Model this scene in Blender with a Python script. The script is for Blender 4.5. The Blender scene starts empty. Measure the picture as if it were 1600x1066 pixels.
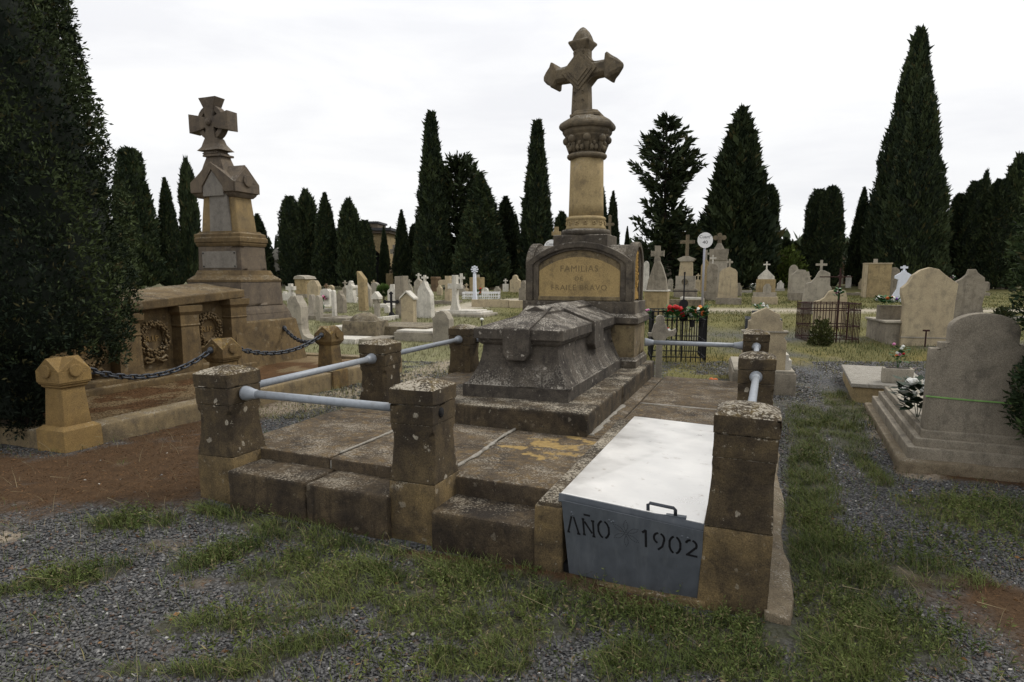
import bpy, math, random
import numpy as np
from mathutils import Vector, Matrix
R = math.radians
random.seed(7)
SC = bpy.context.scene
COL = SC.collection
# ------------------------------------------------------------------ camera
CAM_H, FPX, HORY, PPY = 1.75, 1012.0, 431.0, 581.0
PITCH = math.atan((PPY - HORY) / FPX)
cd = bpy.data.cameras.new('camera'); cam = bpy.data.objects.new('camera', cd); COL.objects.link(cam)
cam.location = (0, 0, CAM_H); cam.rotation_euler = (math.pi / 2 - PITCH, 0, 0)
cd.sensor_width = 36; cd.lens = FPX / 1600 * 36; cd.shift_y = (PPY - 533) / 1600
cd.clip_start = .05; cd.clip_end = 2000
SC.camera = cam
# ------------------------------------------------------------------ world: bright overcast
SUN_EL, SUN_AZ = R(46), R(66)            # azimuth measured from +Y towards +X
W = bpy.data.worlds.new('World'); SC.world = W; W.use_nodes = True
nt = W.node_tree; nt.nodes.clear()
def node(nt, typ, props=None, **ins):
    n = nt.nodes.new(typ)
    for k, v in (props or {}).items(): setattr(n, k, v)
    for k, v in ins.items():
        s = n.inputs[int(k[1:])] if k[0] == '_' and k[1:].isdigit() else n.inputs[k.replace('_', ' ')]
        if isinstance(v, bpy.types.NodeSocket): nt.links.new(v, s)
        else: s.default_value = v
    return n
def mth(nt, op, a, b=0.0, clamp=False):
    return node(nt, 'ShaderNodeMath', {'operation': op, 'use_clamp': clamp}, _0=a, _1=b).outputs[0]
def mixc(nt, f, a, b, mode='MIX'):
    n = node(nt, 'ShaderNodeMixRGB', {'blend_type': mode}, _0=f)
    for i, v in ((1, a), (2, b)):
        if isinstance(v, bpy.types.NodeSocket): nt.links.new(v, n.inputs[i])
        else: n.inputs[i].default_value = (*v[:3], 1)
    return n.outputs[0]
def ramp(nt, f, stops):
    n = node(nt, 'ShaderNodeValToRGB'); nt.links.new(f, n.inputs[0]); e = n.color_ramp.elements
    while len(e) < len(stops): e.new(1)
    for i, (p, c) in enumerate(stops):
        e[i].position = p; e[i].color = (c, c, c, 1) if not isinstance(c, tuple) else (*c[:3], 1)
    return n.outputs[0]
def noise(nt, vec, scale, detail=5, rough=.55, dist=0.0):
    return node(nt, 'ShaderNodeTexNoise', None, Vector=vec, Scale=scale, Detail=detail, Roughness=rough, Distortion=dist).outputs[0]
tc = node(nt, 'ShaderNodeTexCoord'); gen = tc.outputs['Generated']
sky = node(nt, 'ShaderNodeTexSky', {'sky_type': 'NISHITA', 'sun_disc': False, 'sun_elevation': SUN_EL, 'sun_rotation': SUN_AZ})
sx = node(nt, 'ShaderNodeSeparateXYZ', None, _0=gen)
elev = ramp(nt, sx.outputs[2], [(0.0, .875), (.12, .91), (.30, .96), (.45, 1.05), (1.0, 1.2)])
mp = node(nt, 'ShaderNodeMapping'); nt.links.new(gen, mp.inputs[0]); mp.inputs['Scale'].default_value = (1.6, 1.6, 6.5)
cl = noise(nt, mp.outputs[0], 1.7, 6, .55, .3)
clm = ramp(nt, cl, [(.34, 0.0), (.58, 1.0)])
tint = mixc(nt, clm, (.87, .875, .90), (1.0, 1.0, 1.0))
cloud = mixc(nt, 1.0, tint, elev, 'MULTIPLY')
skyc = mixc(nt, 1.0, sky.outputs[0], (.06, .06, .06), 'MULTIPLY')
both = mixc(nt, .95, skyc, cloud)
bg = node(nt, 'ShaderNodeBackground', None, Color=both, Strength=1.0)
out = node(nt, 'ShaderNodeOutputWorld'); nt.links.new(bg.outputs[0], out.inputs[0])
# ------------------------------------------------------------------ sun behind thin cloud
sd = bpy.data.lights.new('sun', 'SUN'); sd.energy = 1.45; sd.angle = R(13); sd.color = (1, .95, .87)
so = bpy.data.objects.new('sun', sd); COL.objects.link(so)
sdir = Vector((math.sin(SUN_AZ) * math.cos(SUN_EL), math.cos(SUN_AZ) * math.cos(SUN_EL), math.sin(SUN_EL)))
so.rotation_euler = sdir.to_track_quat('Z', 'Y').to_euler(); so.location = sdir * 80
vs = SC.view_settings; vs.view_transform = 'Standard'; vs.look = 'None'; vs.exposure = .2; vs.gamma = 1; vs.use_curve_mapping = False
SC.cycles.use_denoising = True
try: SC.cycles.denoiser = 'OPENIMAGEDENOISE'
except Exception: pass
SC.cycles.max_bounces = 5; SC.cycles.diffuse_bounces = 3; SC.cycles.transparent_max_bounces = 4
# ------------------------------------------------------------------ frame of the tombs and the lie of the land
TH = R(20.8); CA, SA = math.cos(TH), math.sin(TH); OX, OY = 1.093, 3.411
def W2(u, v): return (OX + u * CA + v * SA, OY - u * SA + v * CA)
def to_uv(x, y):
    dx, dy = x - OX, y - OY
    return dx * CA - dy * SA, dx * SA + dy * CA
def gz(x, y):
    """height of the ground (works on numpy arrays)"""
    x = np.asarray(x, float); y = np.asarray(y, float)
    u, v = to_uv(x, y)
    far = np.where(y < 12, 0, np.where(y < 60, .025 * (y - 12), 1.2 + .25 * (1 - np.exp(-np.maximum(y - 60, 0) / 40))))
    near = np.clip(-.025 - .036 * (u + 1.7), -.10, .09) * np.clip((11 - y) / 5, 0, 1)
    inn = np.clip((u + 9.9) / .12, 0, 1) * np.clip((-5.93 - u) / .1, 0, 1) * np.clip((v - .66) / .1, 0, 1) * np.clip((6.6 - v) / .15, 0, 1)
    return far + near + inn * (.24 - near)
def ray(px, py):
    cx = (px - 800) / FPX; cy = -(py - PPY) / FPX
    return np.array([cx, math.cos(PITCH) + cy * math.sin(PITCH), -math.sin(PITCH) + cy * math.cos(PITCH)])
def at(px, py):
    """the spot on the ground seen at that point of the photograph"""
    d = ray(px, py); d = d / d[1]; y = 1.5
    while y < 300:
        if CAM_H + y * d[2] <= gz(y * d[0], y): break
        y += .03 if y < 12 else .1
    return float(y * d[0]), float(y), float(gz(y * d[0], y))
# ------------------------------------------------------------------ object helpers
class MB:
    """collects vertices and faces for one mesh"""
    def __init__(s): s.v = []; s.f = []
    def add(s, vs, fs):
        n = len(s.v); s.v += [tuple(p) for p in vs]; s.f += [tuple(i + n for i in f) for f in fs]; return s
    def box(s, x0, x1, y0, y1, z0, z1):
        return s.add([(x0, y0, z0), (x1, y0, z0), (x1, y1, z0), (x0, y1, z0), (x0, y0, z1), (x1, y0, z1), (x1, y1, z1), (x0, y1, z1)],
                     [(0, 3, 2, 1), (4, 5, 6, 7), (0, 1, 5, 4), (1, 2, 6, 5), (2, 3, 7, 6), (3, 0, 4, 7)])
    def loft(s, rings, cap=True):
        n = len(rings[0]); vs = [p for r in rings for p in r]; fs = []
        for k in range(len(rings) - 1):
            for i in range(n):
                j = (i + 1) % n; fs.append((k * n + i, k * n + j, (k + 1) * n + j, (k + 1) * n + i))
        if cap: fs += [tuple(range(n - 1, -1, -1)), tuple((len(rings) - 1) * n + i for i in range(n))]
        return s.add(vs, fs)
    def sq(s, st, cx=0, cy=0):
        """vertical loft of chamfered rectangles: (z, half_x, half_y, chamfer)"""
        rs = []
        for z, hx, hy, c in st:
            c = max(c, .0006)
            rs.append([(cx + a, cy + b, z) for a, b in ((-hx + c, -hy), (hx - c, -hy), (hx, -hy + c), (hx, hy - c), (hx - c, hy), (-hx + c, hy), (-hx, hy - c), (-hx, -hy + c))])
        return s.loft(rs)
    def lathe(s, prof, n=20, cx=0, cy=0, lob=0, nl=4):
        rs = []
        for r, z in prof:
            rs.append([(cx + r * (1 + lob * abs(math.cos(nl / 2 * a)) - lob) * math.cos(a), cy + r * (1 + lob * abs(math.cos(nl / 2 * a)) - lob) * math.sin(a), z)
                       for a in (2 * math.pi * i / n for i in range(n))])
        return s.loft(rs)
    def prism(s, o, y0, y1):
        """outline in x,z (any order) pushed through from y0 to y1"""
        a = sum(o[i][0] * o[(i + 1) % len(o)][1] - o[(i + 1) % len(o)][0] * o[i][1] for i in range(len(o)))
        if a < 0: o = o[::-1]
        n = len(o)
        return s.add([(x, y0, z) for x, z in o] + [(x, y1, z) for x, z in o],
                     [tuple(range(n)), tuple(range(2 * n - 1, n - 1, -1))] + [(i, i + n, (i + 1) % n + n, (i + 1) % n) for i in range(n)])
    def tube(s, pts, r, n=8, rr=None):
        rs = []
        for i, p in enumerate(pts):
            p = Vector(p); t = (Vector(pts[min(i + 1, len(pts) - 1)]) - Vector(pts[max(i - 1, 0)])).normalized()
            a = t.cross(Vector((0, 0, 1)) if abs(t.z) < .9 else Vector((1, 0, 0))).normalized(); b = t.cross(a)
            q = rr[i] if rr else r
            rs.append([tuple(p + (a * math.cos(w) + b * math.sin(w)) * q) for w in (2 * math.pi * k / n for k in range(n))])
        return s.loft(rs)
    def ball(s, c, r, n=10, m=7, sq=(1, 1, 1)):
        rs = []
        for j in range(m + 1):
            t = math.pi * (j + .02) / (m + .04)
            rs.append([(c[0] + r * sq[0] * math.sin(t) * math.cos(w), c[1] + r * sq[1] * math.sin(t) * math.sin(w), c[2] - r * sq[2] * math.cos(t)) for w in (2 * math.pi * k / n for k in range(n))])
        return s.loft(rs)
    def xf(s, M, start=0):
        s.v = s.v[:start] + [tuple(M @ Vector(p)) for p in s.v[start:]]; return s
    def build(s, name, mat, parent=None, smooth=False, bevel=0, label=None, kind=None):
        me = bpy.data.meshes.new(name); me.from_pydata(s.v, [], s.f); me.validate()
        o = bpy.data.objects.new(name, me); COL.objects.link(o)
        if mat: me.materials.append(mat)
        if smooth: me.polygons.foreach_set('use_smooth', [True] * len(me.polygons))
        if parent: o.parent = parent
        if label: o['label'] = label
        if kind: o['kind'] = kind
        if bevel:
            b = o.modifiers.new('edge', 'BEVEL'); b.width = bevel; b.segments = 2; b.limit_method = 'ANGLE'; b.angle_limit = R(28)
        return o
wtex = {}
def weather(o, amp=.006, lv=3, size=.12, bevel=.008):
    """worn stone: rounded, uneven edges and faces"""
    for m in list(o.modifiers): o.modifiers.remove(m)
    b = o.modifiers.new('edge', 'BEVEL'); b.width = bevel; b.segments = 2; b.limit_method = 'ANGLE'; b.angle_limit = R(28)
    s = o.modifiers.new('cut', 'SUBSURF'); s.subdivision_type = 'SIMPLE'; s.levels = lv; s.render_levels = lv
    if size not in wtex:
        t = bpy.data.textures.new('wear', 'CLOUDS'); t.noise_scale = size; t.noise_depth = 3; wtex[size] = t
    d = o.modifiers.new('wear', 'DISPLACE'); d.texture = wtex[size]; d.texture_coords = 'GLOBAL'; d.strength = amp * 2; d.mid_level = .5
    o.data.polygons.foreach_set('use_smooth', [True] * len(o.data.polygons))
    return o
def tag(o, label, cat, group=None):
    o['label'] = label; o['category'] = cat; o['kind'] = 'thing'
    if group: o['group'] = group
    return o
def thing(name, label, cat, loc=(0, 0, 0), rz=0.0, group=None):
    o = bpy.data.objects.new(name, None); COL.objects.link(o); o.empty_display_size = .1
    o.location = loc; o.rotation_euler = (0, 0, rz)
    return tag(o, label, cat, group)
def uvthing(name, label, cat, u=0, v=0, z=0, group=None, rz=0.0):
    x, y = W2(u, v); return thing(name, label, cat, (x, y, z), -TH + rz, group)
def copy_tree(o, parent=None):
    c = o.copy(); COL.objects.link(c); c.parent = parent
    for ch in list(o.children): copy_tree(ch, c)
    return c
def big(name, V, F, mat, parent=None, col=None, smooth=False):
    """mesh from numpy arrays; col = per-vertex rgba"""
    V = np.ascontiguousarray(V, np.float32); F = np.ascontiguousarray(F, np.int32)
    me = bpy.data.meshes.new(name); k = F.shape[1]
    me.vertices.add(len(V)); me.vertices.foreach_set('co', V.ravel())
    me.loops.add(F.size); me.loops.foreach_set('vertex_index', F.ravel())
    me.polygons.add(len(F)); me.polygons.foreach_set('loop_start', np.arange(0, F.size, k, dtype=np.int32))
    if smooth: me.polygons.foreach_set('use_smooth', np.ones(len(F), bool))
    me.update(calc_edges=True)
    if col is not None:
        a = me.color_attributes.new('tint', 'FLOAT_COLOR', 'POINT'); a.data.foreach_set('color', np.ascontiguousarray(col, np.float32).ravel())
    if mat: me.materials.append(mat)
    o = bpy.data.objects.new(name, me); COL.objects.link(o)
    if parent: o.parent = parent
    return o
def hash2(i, j, s):
    h = (i.astype(np.int64) * 374761393 + j.astype(np.int64) * 668265263 + s * 974711) & 0x7fffffff
    h = ((h ^ (h >> 13)) * 1274126177) & 0x7fffffff
    return ((h ^ (h >> 16)) & 0xffff) / 65535.0
def vn(x, y, s=0):
    i = np.floor(x); j = np.floor(y); fx = x - i; fy = y - j; fx = fx * fx * (3 - 2 * fx); fy = fy * fy * (3 - 2 * fy)
    i = i.astype(np.int64); j = j.astype(np.int64)
    return (hash2(i, j, s) * (1 - fx) + hash2(i + 1, j, s) * fx) * (1 - fy) + (hash2(i, j + 1, s) * (1 - fx) + hash2(i + 1, j + 1, s) * fx) * fy
def fbm(x, y, s=0, o=4):
    x = np.asarray(x, float); y = np.asarray(y, float); r = 0; a = .5
    for k in range(o): r = r + a * vn(x * 2 ** k, y * 2 ** k, s + k); a *= .5
    return r / (1 - .5 ** o)
# ------------------------------------------------------------------ materials
def newmat(name, rough=.9, metal=0.0, spec=.3):
    m = bpy.data.materials.new(name); m.use_nodes = True; nt = m.node_tree; b = nt.nodes['Principled BSDF']
    b.inputs['Roughness'].default_value = rough; b.inputs['Metallic'].default_value = metal; b.inputs['Specular IOR Level'].default_value = spec
    return m, nt, b
def stone(name, c1, c2, dark, grime=.4, lichen=.4, lich=(.40, .37, .31), streak=.3, sc=1.0, rough=.92, bump=.5, spots=.4, moss=None, topdark=0.0):
    m, nt, b = newmat(name, rough, 0, .2)
    g = node(nt, 'ShaderNodeNewGeometry'); P = g.outputs['Position']
    nz = node(nt, 'ShaderNodeSeparateXYZ', None, _0=g.outputs['Normal']).outputs[2]
    up = mth(nt, 'MULTIPLY', mth(nt, 'SUBTRACT', nz, .25), 2.2, True)
    n1 = noise(nt, P, 3.2 * sc, 8, .68)
    base = mixc(nt, ramp(nt, n1, [(.36, 0.0), (.64, 1.0)]), c1, c2)
    n2 = noise(nt, P, 1.5 * sc, 7, .62, .4)
    gm = ramp(nt, n2, [(.66 - .36 * grime, 0.0), (.82 - .34 * grime, 1.0)])
    mpp = node(nt, 'ShaderNodeMapping'); nt.links.new(P, mpp.inputs[0]); mpp.inputs['Scale'].default_value = (9 * sc, 9 * sc, .9)
    st = ramp(nt, noise(nt, mpp.outputs[0], 1, 5, .6), [(.5, 0.0), (.72, streak)])
    gm2 = mth(nt, 'MAXIMUM', mth(nt, 'MULTIPLY', gm, min(.25 + grime, .92)), mth(nt, 'MULTIPLY', st, mth(nt, 'SUBTRACT', 1.0, up)))
    col = mixc(nt, gm2, base, dark)
    if topdark: col = mixc(nt, mth(nt, 'MULTIPLY', up, topdark), col, dark)
    if moss:
        mo = ramp(nt, noise(nt, P, 9 * sc, 6, .6), [(.5, 0.0), (.62, .75)])
        col = mixc(nt, mth(nt, 'MULTIPLY', mo, mth(nt, 'ADD', mth(nt, 'MULTIPLY', up, .8), .12)), col, moss)
    n5 = noise(nt, P, 5.5 * sc, 7, .72)
    col = mixc(nt, mth(nt, 'MULTIPLY', ramp(nt, n5, [(.50, 0.0), (.64, 1.0)]), .35 + .45 * grime), col, dark)
    n3 = noise(nt, P, 38 * sc, 7, .74)
    nl = noise(nt, P, 2.3 * sc, 5, .6)
    lf = mth(nt, 'MULTIPLY', mth(nt, 'ADD', n3, mth(nt, 'SUBTRACT', mth(nt, 'MULTIPLY', mth(nt, 'SUBTRACT', nl, .5), .5), (.612 - .13 * lichen))), 15.0, True)
    l1 = mth(nt, 'MULTIPLY', mth(nt, 'MULTIPLY', up, min(1.0, .25 + lichen)), lf)
    n4 = noise(nt, P, 13 * sc, 6, .78)
    l2 = mth(nt, 'MULTIPLY', ramp(nt, n4, [(.625, 0.0), (.65, 1.0)]), spots)
    wv_ = mixc(nt, .06, P, node(nt, 'ShaderNodeTexNoise', None, Vector=P, Scale=18.0 * sc, Detail=3.0).outputs['Color'], 'ADD')
    vr = node(nt, 'ShaderNodeTexVoronoi', {'feature': 'F1'}, Vector=wv_, Scale=8.5 * sc)
    rnd = node(nt, 'ShaderNodeSeparateXYZ', None, _0=vr.outputs['Color']).outputs[0]
    rad = mth(nt, 'MULTIPLY', mth(nt, 'SUBTRACT', rnd, .55), .75)
    l3 = mth(nt, 'MULTIPLY', mth(nt, 'MULTIPLY', mth(nt, 'SUBTRACT', rad, vr.outputs['Distance']), 22.0, True), min(.75, spots * 1.3))
    l3 = mth(nt, 'MULTIPLY', l3, ramp(nt, n5, [(.36, .1), (.55, 1.0)]))
    col = mixc(nt, mth(nt, 'MAXIMUM', mth(nt, 'MAXIMUM', l1, l2), l3), col, lich)
    fn = noise(nt, P, 130, 3, .7)
    col = mixc(nt, 1.0, col, ramp(nt, fn, [(.28, .5), (.72, 1.45)]), 'MULTIPLY')
    nt.links.new(col, b.inputs['Base Color'])
    h = mth(nt, 'ADD', mth(nt, 'MULTIPLY', n3, .6), mth(nt, 'ADD', mth(nt, 'MULTIPLY', fn, .35), mth(nt, 'MULTIPLY', n1, 1.2)))
    bp = node(nt, 'ShaderNodeBump', None, Strength=bump, Distance=.012, Height=h); nt.links.new(bp.outputs[0], b.inputs['Normal'])
    return m
def plain(name, c, rough=.6, metal=0.0, var=.15, sc=20, spec=.3, bump=.1, c2=None, lo=.4, hi=.62):
    m, nt, b = newmat(name, rough, metal, spec)
    P = node(nt, 'ShaderNodeNewGeometry').outputs['Position']; n = noise(nt, P, sc, 5, .65)
    if c2: col = mixc(nt, ramp(nt, n, [(lo, 0.0), (hi, 1.0)]), c, c2)
    else: col = mixc(nt, 1.0, c, ramp(nt, n, [(.3, 1 - var), (.7, 1 + var)]), 'MULTIPLY')
    nt.links.new(col, b.inputs['Base Color'])
    nt.links.new(ramp(nt, n, [(.3, max(0, rough - .1)), (.7, min(1, rough + .1))]), b.inputs['Roughness'])
    bp = node(nt, 'ShaderNodeBump', None, Strength=bump, Distance=.004, Height=n); nt.links.new(bp.outputs[0], b.inputs['Normal'])
    return m
def tinted(name, rough=.8, spec=.2, back=0.0):
    """material that takes the colour each leaf, blade or pebble carries"""
    m, nt, b = newmat(name, rough, 0, spec)
    a = node(nt, 'ShaderNodeAttribute', {'attribute_name': 'tint'})
    nt.links.new(a.outputs['Color'], b.inputs['Base Color'])
    return m
M = {}
M['post'] = stone('brown_lichened_stone', (.105, .077, .042), (.058, .044, .028), (.024, .019, .015), .5, .85, (.38, .34, .27), .6, 1.4, spots=.6, moss=(.15, .11, .045))
M['postbase'] = stone('ochre_stained_stone', (.18, .128, .06), (.10, .073, .04), (.028, .023, .018), .5, .4, (.35, .31, .24), .5, 1.5, spots=.3)
M['floor'] = stone('paving_stone', (.12, .09, .056), (.062, .048, .034), (.026, .021, .017), .42, .52, (.30, .265, .21), .5, 1.6, spots=.25, moss=(.15, .10, .045))
M['step'] = stone('step_stone', (.10, .073, .042), (.05, .038, .026), (.017, .014, .012), .56, .5, (.28, .245, .19), .8, 1.6, spots=.25)
M['slab'] = stone('plinth_stone', (.11, .082, .048), (.056, .044, .031), (.020, .017, .014), .58, .7, (.36, .32, .25), .6, 1.5, spots=.3)
M['sarc'] = stone('grey_lichened_stone', (.105, .09, .072), (.058, .05, .042), (.025, .022, .02), .48, .72, (.36, .33, .28), .45, 1.7, spots=.55)
M['ped'] = stone('pedestal_stone', (.25, .195, .105), (.17, .13, .078), (.04, .034, .028), .46, .6, (.36, .33, .27), .6, 1.2, spots=.25)
M['pedark'] = stone('grey_moulding_stone', (.15, .125, .092), (.085, .072, .056), (.036, .031, .027), .52, .7, (.36, .33, .28), .6, 1.5, spots=.3)
M['panel'] = stone('inscription_stone', (.40, .29, .13), (.33, .24, .11), (.15, .115, .065), .28, .1, streak=.2, sc=1.2, spots=.0, bump=.25)
M['shaft'] = stone('column_stone', (.40, .305, .155), (.33, .25, .13), (.13, .10, .065), .28, .4, streak=.35, sc=1.3, spots=.0, bump=.3)
M['carve'] = stone('ochre_carving', (.40, .25, .07), (.26, .155, .045), (.06, .04, .02), .35, .1, streak=.1, sc=3, spots=0)
M['cross'] = stone('cross_stone', (.20, .158, .10), (.13, .105, .07), (.05, .043, .036), .45, .7, (.28, .26, .22), .5, 1.6, spots=.2)
M['ltomb'] = stone('honey_sandstone', (.165, .115, .055), (.115, .08, .04), (.04, .031, .022), .42, .5, (.33, .29, .21), .5, 1.1, spots=.18)
M['lclean'] = stone('clean_honey_sandstone', (.25, .165, .062), (.19, .125, .05), (.12, .085, .045), .22, .15, streak=.25, sc=1.1, spots=0, bump=.25)
M['lgrey'] = stone('grey_brown_sandstone', (.165, .13, .092), (.11, .088, .066), (.065, .055, .048), .4, .5, (.30, .28, .24), .5, 1.2, spots=.1)
M['plaque'] = stone('pale_stone_plaque', (.23, .21, .18), (.19, .175, .15), (.11, .10, .09), .25, .0, streak=.3, sc=1.4, spots=0, bump=.15)
M['kerb'] = stone('kerb_stone', (.23, .175, .095), (.17, .13, .075), (.07, .058, .045), .36, .4, streak=.4, sc=1.5, spots=.1)
M['conc'] = stone('rough_concrete', (.21, .17, .115), (.15, .12, .08), (.09, .07, .05), .3, .4, streak=.2, sc=2, spots=.1, bump=.8)
M['mortar'] = stone('pale_mortar', (.34, .32, .28), (.26, .24, .20), (.12, .10, .08), .3, .4, streak=.1, sc=4, spots=0, bump=.8)
M['cream'] = stone('cream_headstone_render', (.44, .365, .24), (.38, .31, .205), (.16, .14, .105), .3, .3, (.25, .23, .18), .5, .8, spots=0, bump=.25)
M['grey'] = stone('grey_headstone', (.36, .325, .26), (.29, .26, .21), (.12, .108, .09), .32, .35, (.4, .38, .33), .45, .8, spots=0, bump=.25)
M['greydk'] = stone('stained_grey_stone', (.285, .25, .195), (.22, .192, .148), (.075, .067, .056), .36, .3, (.33, .31, .26), .5, .9, spots=0, bump=.3)
M['white'] = stone('white_headstone', (.60, .57, .50), (.52, .49, .43), (.2, .185, .16), .22, .3, (.5, .48, .43), .4, .8, spots=0, bump=.2)
M['paintw'] = plain('white_paint', (.62, .65, .72), .6, 0, .06, 6)
M['ochre'] = stone('ochre_sandstone', (.35, .27, .145), (.27, .205, .11), (.10, .08, .05), .3, .3, streak=.4, sc=1.0, spots=0)
M['brown'] = stone('brown_monument_stone', (.16, .105, .06), (.11, .075, .045), (.05, .038, .028), .4, .3, streak=.4, sc=.8, spots=.0)
M['rock'] = stone('rough_rock', (.24, .20, .13), (.14, .115, .08), (.05, .042, .033), .45, .5, streak=.2, sc=2.0, spots=.2, bump=1.0)
M['granite'] = plain('dark_granite', (.035, .038, .045), .25, 0, .3, 90, .5)
M['pipe'] = plain('pale_grey_pipe_paint', (.29, .315, .345), .42, 0, .12, 30, .4)
M['lid'] = plain('galvanised_sheet', (.82, .80, .76), .36, .7, .10, 2.2, .5, .10)
M['lidpaint'] = plain('grey_metal_paint', (.092, .103, .118), .5, .3, .12, 14, .4, .05)
def stain(mat, c, sc, lo, hi, k, stretch=1.0):
    nt = M[mat].node_tree; b = nt.nodes['Principled BSDF']; src = b.inputs['Base Color'].links[0].from_socket
    mp_ = node(nt, 'ShaderNodeMapping'); nt.links.new(node(nt, 'ShaderNodeNewGeometry').outputs['Position'], mp_.inputs[0]); mp_.inputs['Scale'].default_value = (1, 1, 1 / stretch)
    f = ramp(nt, noise(nt, mp_.outputs[0], sc, 7, .7), [(lo, 0.0), (hi, k)]); nt.links.new(mixc(nt, f, src, c), b.inputs['Base Color'])
stain('lid', (.34, .27, .20), 9, .60, .72, .6); stain('lid', (.10, .08, .06), 55, .70, .74, .8)
stain('lidpaint', (.16, .17, .18), 10, .5, .7, .5, 5.0); stain('lidpaint', (.09, .055, .03), 26, .66, .72, .7, 2.0)
stain('pipe', (.16, .15, .14), 14, .55, .7, .5); stain('pipe', (.13, .07, .035), 30, .64, .70, .6)
M['hole'] = plain('painted_opening_dark', (.006, .006, .007), .9)
M['iron'] = plain('black_iron', (.018, .018, .02), .6, .4, .3, 40)
M['chain'] = plain('painted_chain_iron', (.05, .055, .065), .5, .5, .3, 60, .4)
M['rust'] = plain('rusty_iron', (.05, .02, .014), .8, .2, .3, 30, c2=(.028, .012, .012))
M['dot'] = plain('punched_dots', (.042, .047, .053), .8)
M['letter'] = plain('shade_and_dirt_lettering', (.175, .128, .065), .9, 0, .3, 60)  # letters lie on the face; engraved shading and dirt put into the colour
M['polegrey'] = plain('grey_pole_paint', (.27, .27, .30), .5, .2, .1, 20)
M['signw'] = plain('white_enamel_sign', (.70, .70, .71), .45, 0, .05, 8)
M['ink'] = plain('faded_black_print', (.05, .05, .055), .7)
M['bark'] = plain('cypress_bark', (.035, .027, .02), .95, 0, .35, 25, bump=.6)
M['roof'] = plain('dark_roof_slate', (.05, .05, .055), .7, 0, .2, 8)
M['green'] = plain('leaf_green', (.03, .10, .025), .7, 0, .4, 60)
M['darkleaf'] = plain('dark_leaf', (.012, .03, .012), .7, 0, .4, 60)
for k, c in dict(red=(.42, .012, .012), pink=(.55, .2, .36), fwhite=(.72, .72, .68), yellow=(.62, .34, .03), orange=(.6, .15, .04), purple=(.16, .06, .32), silver=(.42, .46, .55)).items():
    M[k] = plain(k + '_petals', c, .7, 0, .2, 50)
M['leaf'] = tinted('cypress_foliage', .75, .15)
M['blade'] = tinted('grass_blades', .7, .2)
M['peb'] = tinted('slate_chippings', .75, .3)
M['twine'] = plain('green_twine', (.22, .42, .12), .7)
M['wood'] = plain('dead_stem', (.16, .12, .07), .9)
# ground
m, nt, b = newmat('cemetery_ground', .95, 0, .15)
a = node(nt, 'ShaderNodeAttribute', {'attribute_name': 'tint'}); P = node(nt, 'ShaderNodeNewGeometry').outputs['Position']
vo = node(nt, 'ShaderNodeTexVoronoi', {'feature': 'F1'}, Vector=P, Scale=48.0)
bw = node(nt, 'ShaderNodeRGBToBW', None, _0=vo.outputs['Color']).outputs[0]
grav = ramp(nt, bw, [(.2, (.036, .037, .039)), (.6, (.10, .102, .105)), (.8, (.15, .15, .15)), (.93, (.17, .12, .09)), (1.0, (.4, .38, .35))])
f1 = noise(nt, P, 70, 4, .75); f2 = noise(nt, P, 9, 6, .65)
soil = mixc(nt, 1.0, a.outputs['Color'], ramp(nt, f1, [(.25, .45), (.5, 1.0), (.78, 1.6)]), 'MULTIPLY')
soil = mixc(nt, 1.0, soil, ramp(nt, f2, [(.3, .75), (.7, 1.25)]), 'MULTIPLY')
cg = mixc(nt, a.outputs['Alpha'], soil, grav)
nt.links.new(cg, b.inputs['Base Color'])
hh = mth(nt, 'ADD', mth(nt, 'MULTIPLY', mth(nt, 'SUBTRACT', 1.0, vo.outputs['Distance']), a.outputs['Alpha']), mth(nt, 'MULTIPLY', f1, .8))
bp = node(nt, 'ShaderNodeBump', None, Strength=.9, Distance=.015, Height=hh); nt.links.new(bp.outputs[0], b.inputs['Normal'])
M['ground'] = m
# ------------------------------------------------------------------ ground sheet
def dline(x, y, pts, w):
    """1 on the line through the given photo points, falling to 0 at w metres"""
    P_ = [at(*p)[:2] for p in pts]; d = np.full(np.shape(x), 1e9)
    if len(P_) == 1: P_ = P_ * 2
    for (ax, ay), (bx, by) in zip(P_[:-1], P_[1:]):
        lx, ly = bx - ax, by - ay; L = lx * lx + ly * ly + 1e-9
        t = np.clip(((x - ax) * lx + (y - ay) * ly) / L, 0, 1)
        d = np.minimum(d, np.hypot(x - ax - t * lx, y - ay - t * ly))
    return np.clip(1.25 - d / w, 0, 1)
GRASS = [([(345, 800), (480, 838), (620, 872)], .10), ([(1225, 960), (1190, 1000)], .12), ([(1240, 700), (1236, 820), (1245, 900)], .07), ([(470, 905), (600, 915), (740, 915), (860, 925)], .36), ([(330, 800), (420, 830), (520, 850)], .14), ([(620, 975), (740, 980), (880, 985)], .17),
         ([(900, 945), (1000, 965), (1080, 985), (1180, 1010)], .19), ([(700, 1045), (800, 1040)], .12), ([(960, 1040), (1060, 1035), (1180, 1050)], .17), ([(1258, 640), (1268, 740), (1290, 860)], .24), ([(1320, 690), (1380, 760)], .12), ([(1240, 560), (1290, 600), (1330, 650)], .3),
         ([(1290, 870), (1300, 960), (1320, 1040)], .34), ([(1360, 900), (1460, 900)], .32), ([(1470, 800), (1560, 800), (1620, 830)], .36), ([(1400, 990), (1460, 1030)], .22),
         ([(150, 822), (255, 818)], .13), ([(-20, 935), (70, 915), (180, 895)], .11), ([(290, 890), (390, 862)], .12), ([(270, 985), (400, 975), (520, 955)], .11),
         ([(400, 1030), (520, 1010)], .12), ([(1340, 700), (1300, 660), (1330, 640)], .25), ([(1250, 600), (1300, 610)], .3), ([(1130, 590), (1060, 590), (1080, 560)], .35), ([(180, 1050), (420, 1060)], .06)]
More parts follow.
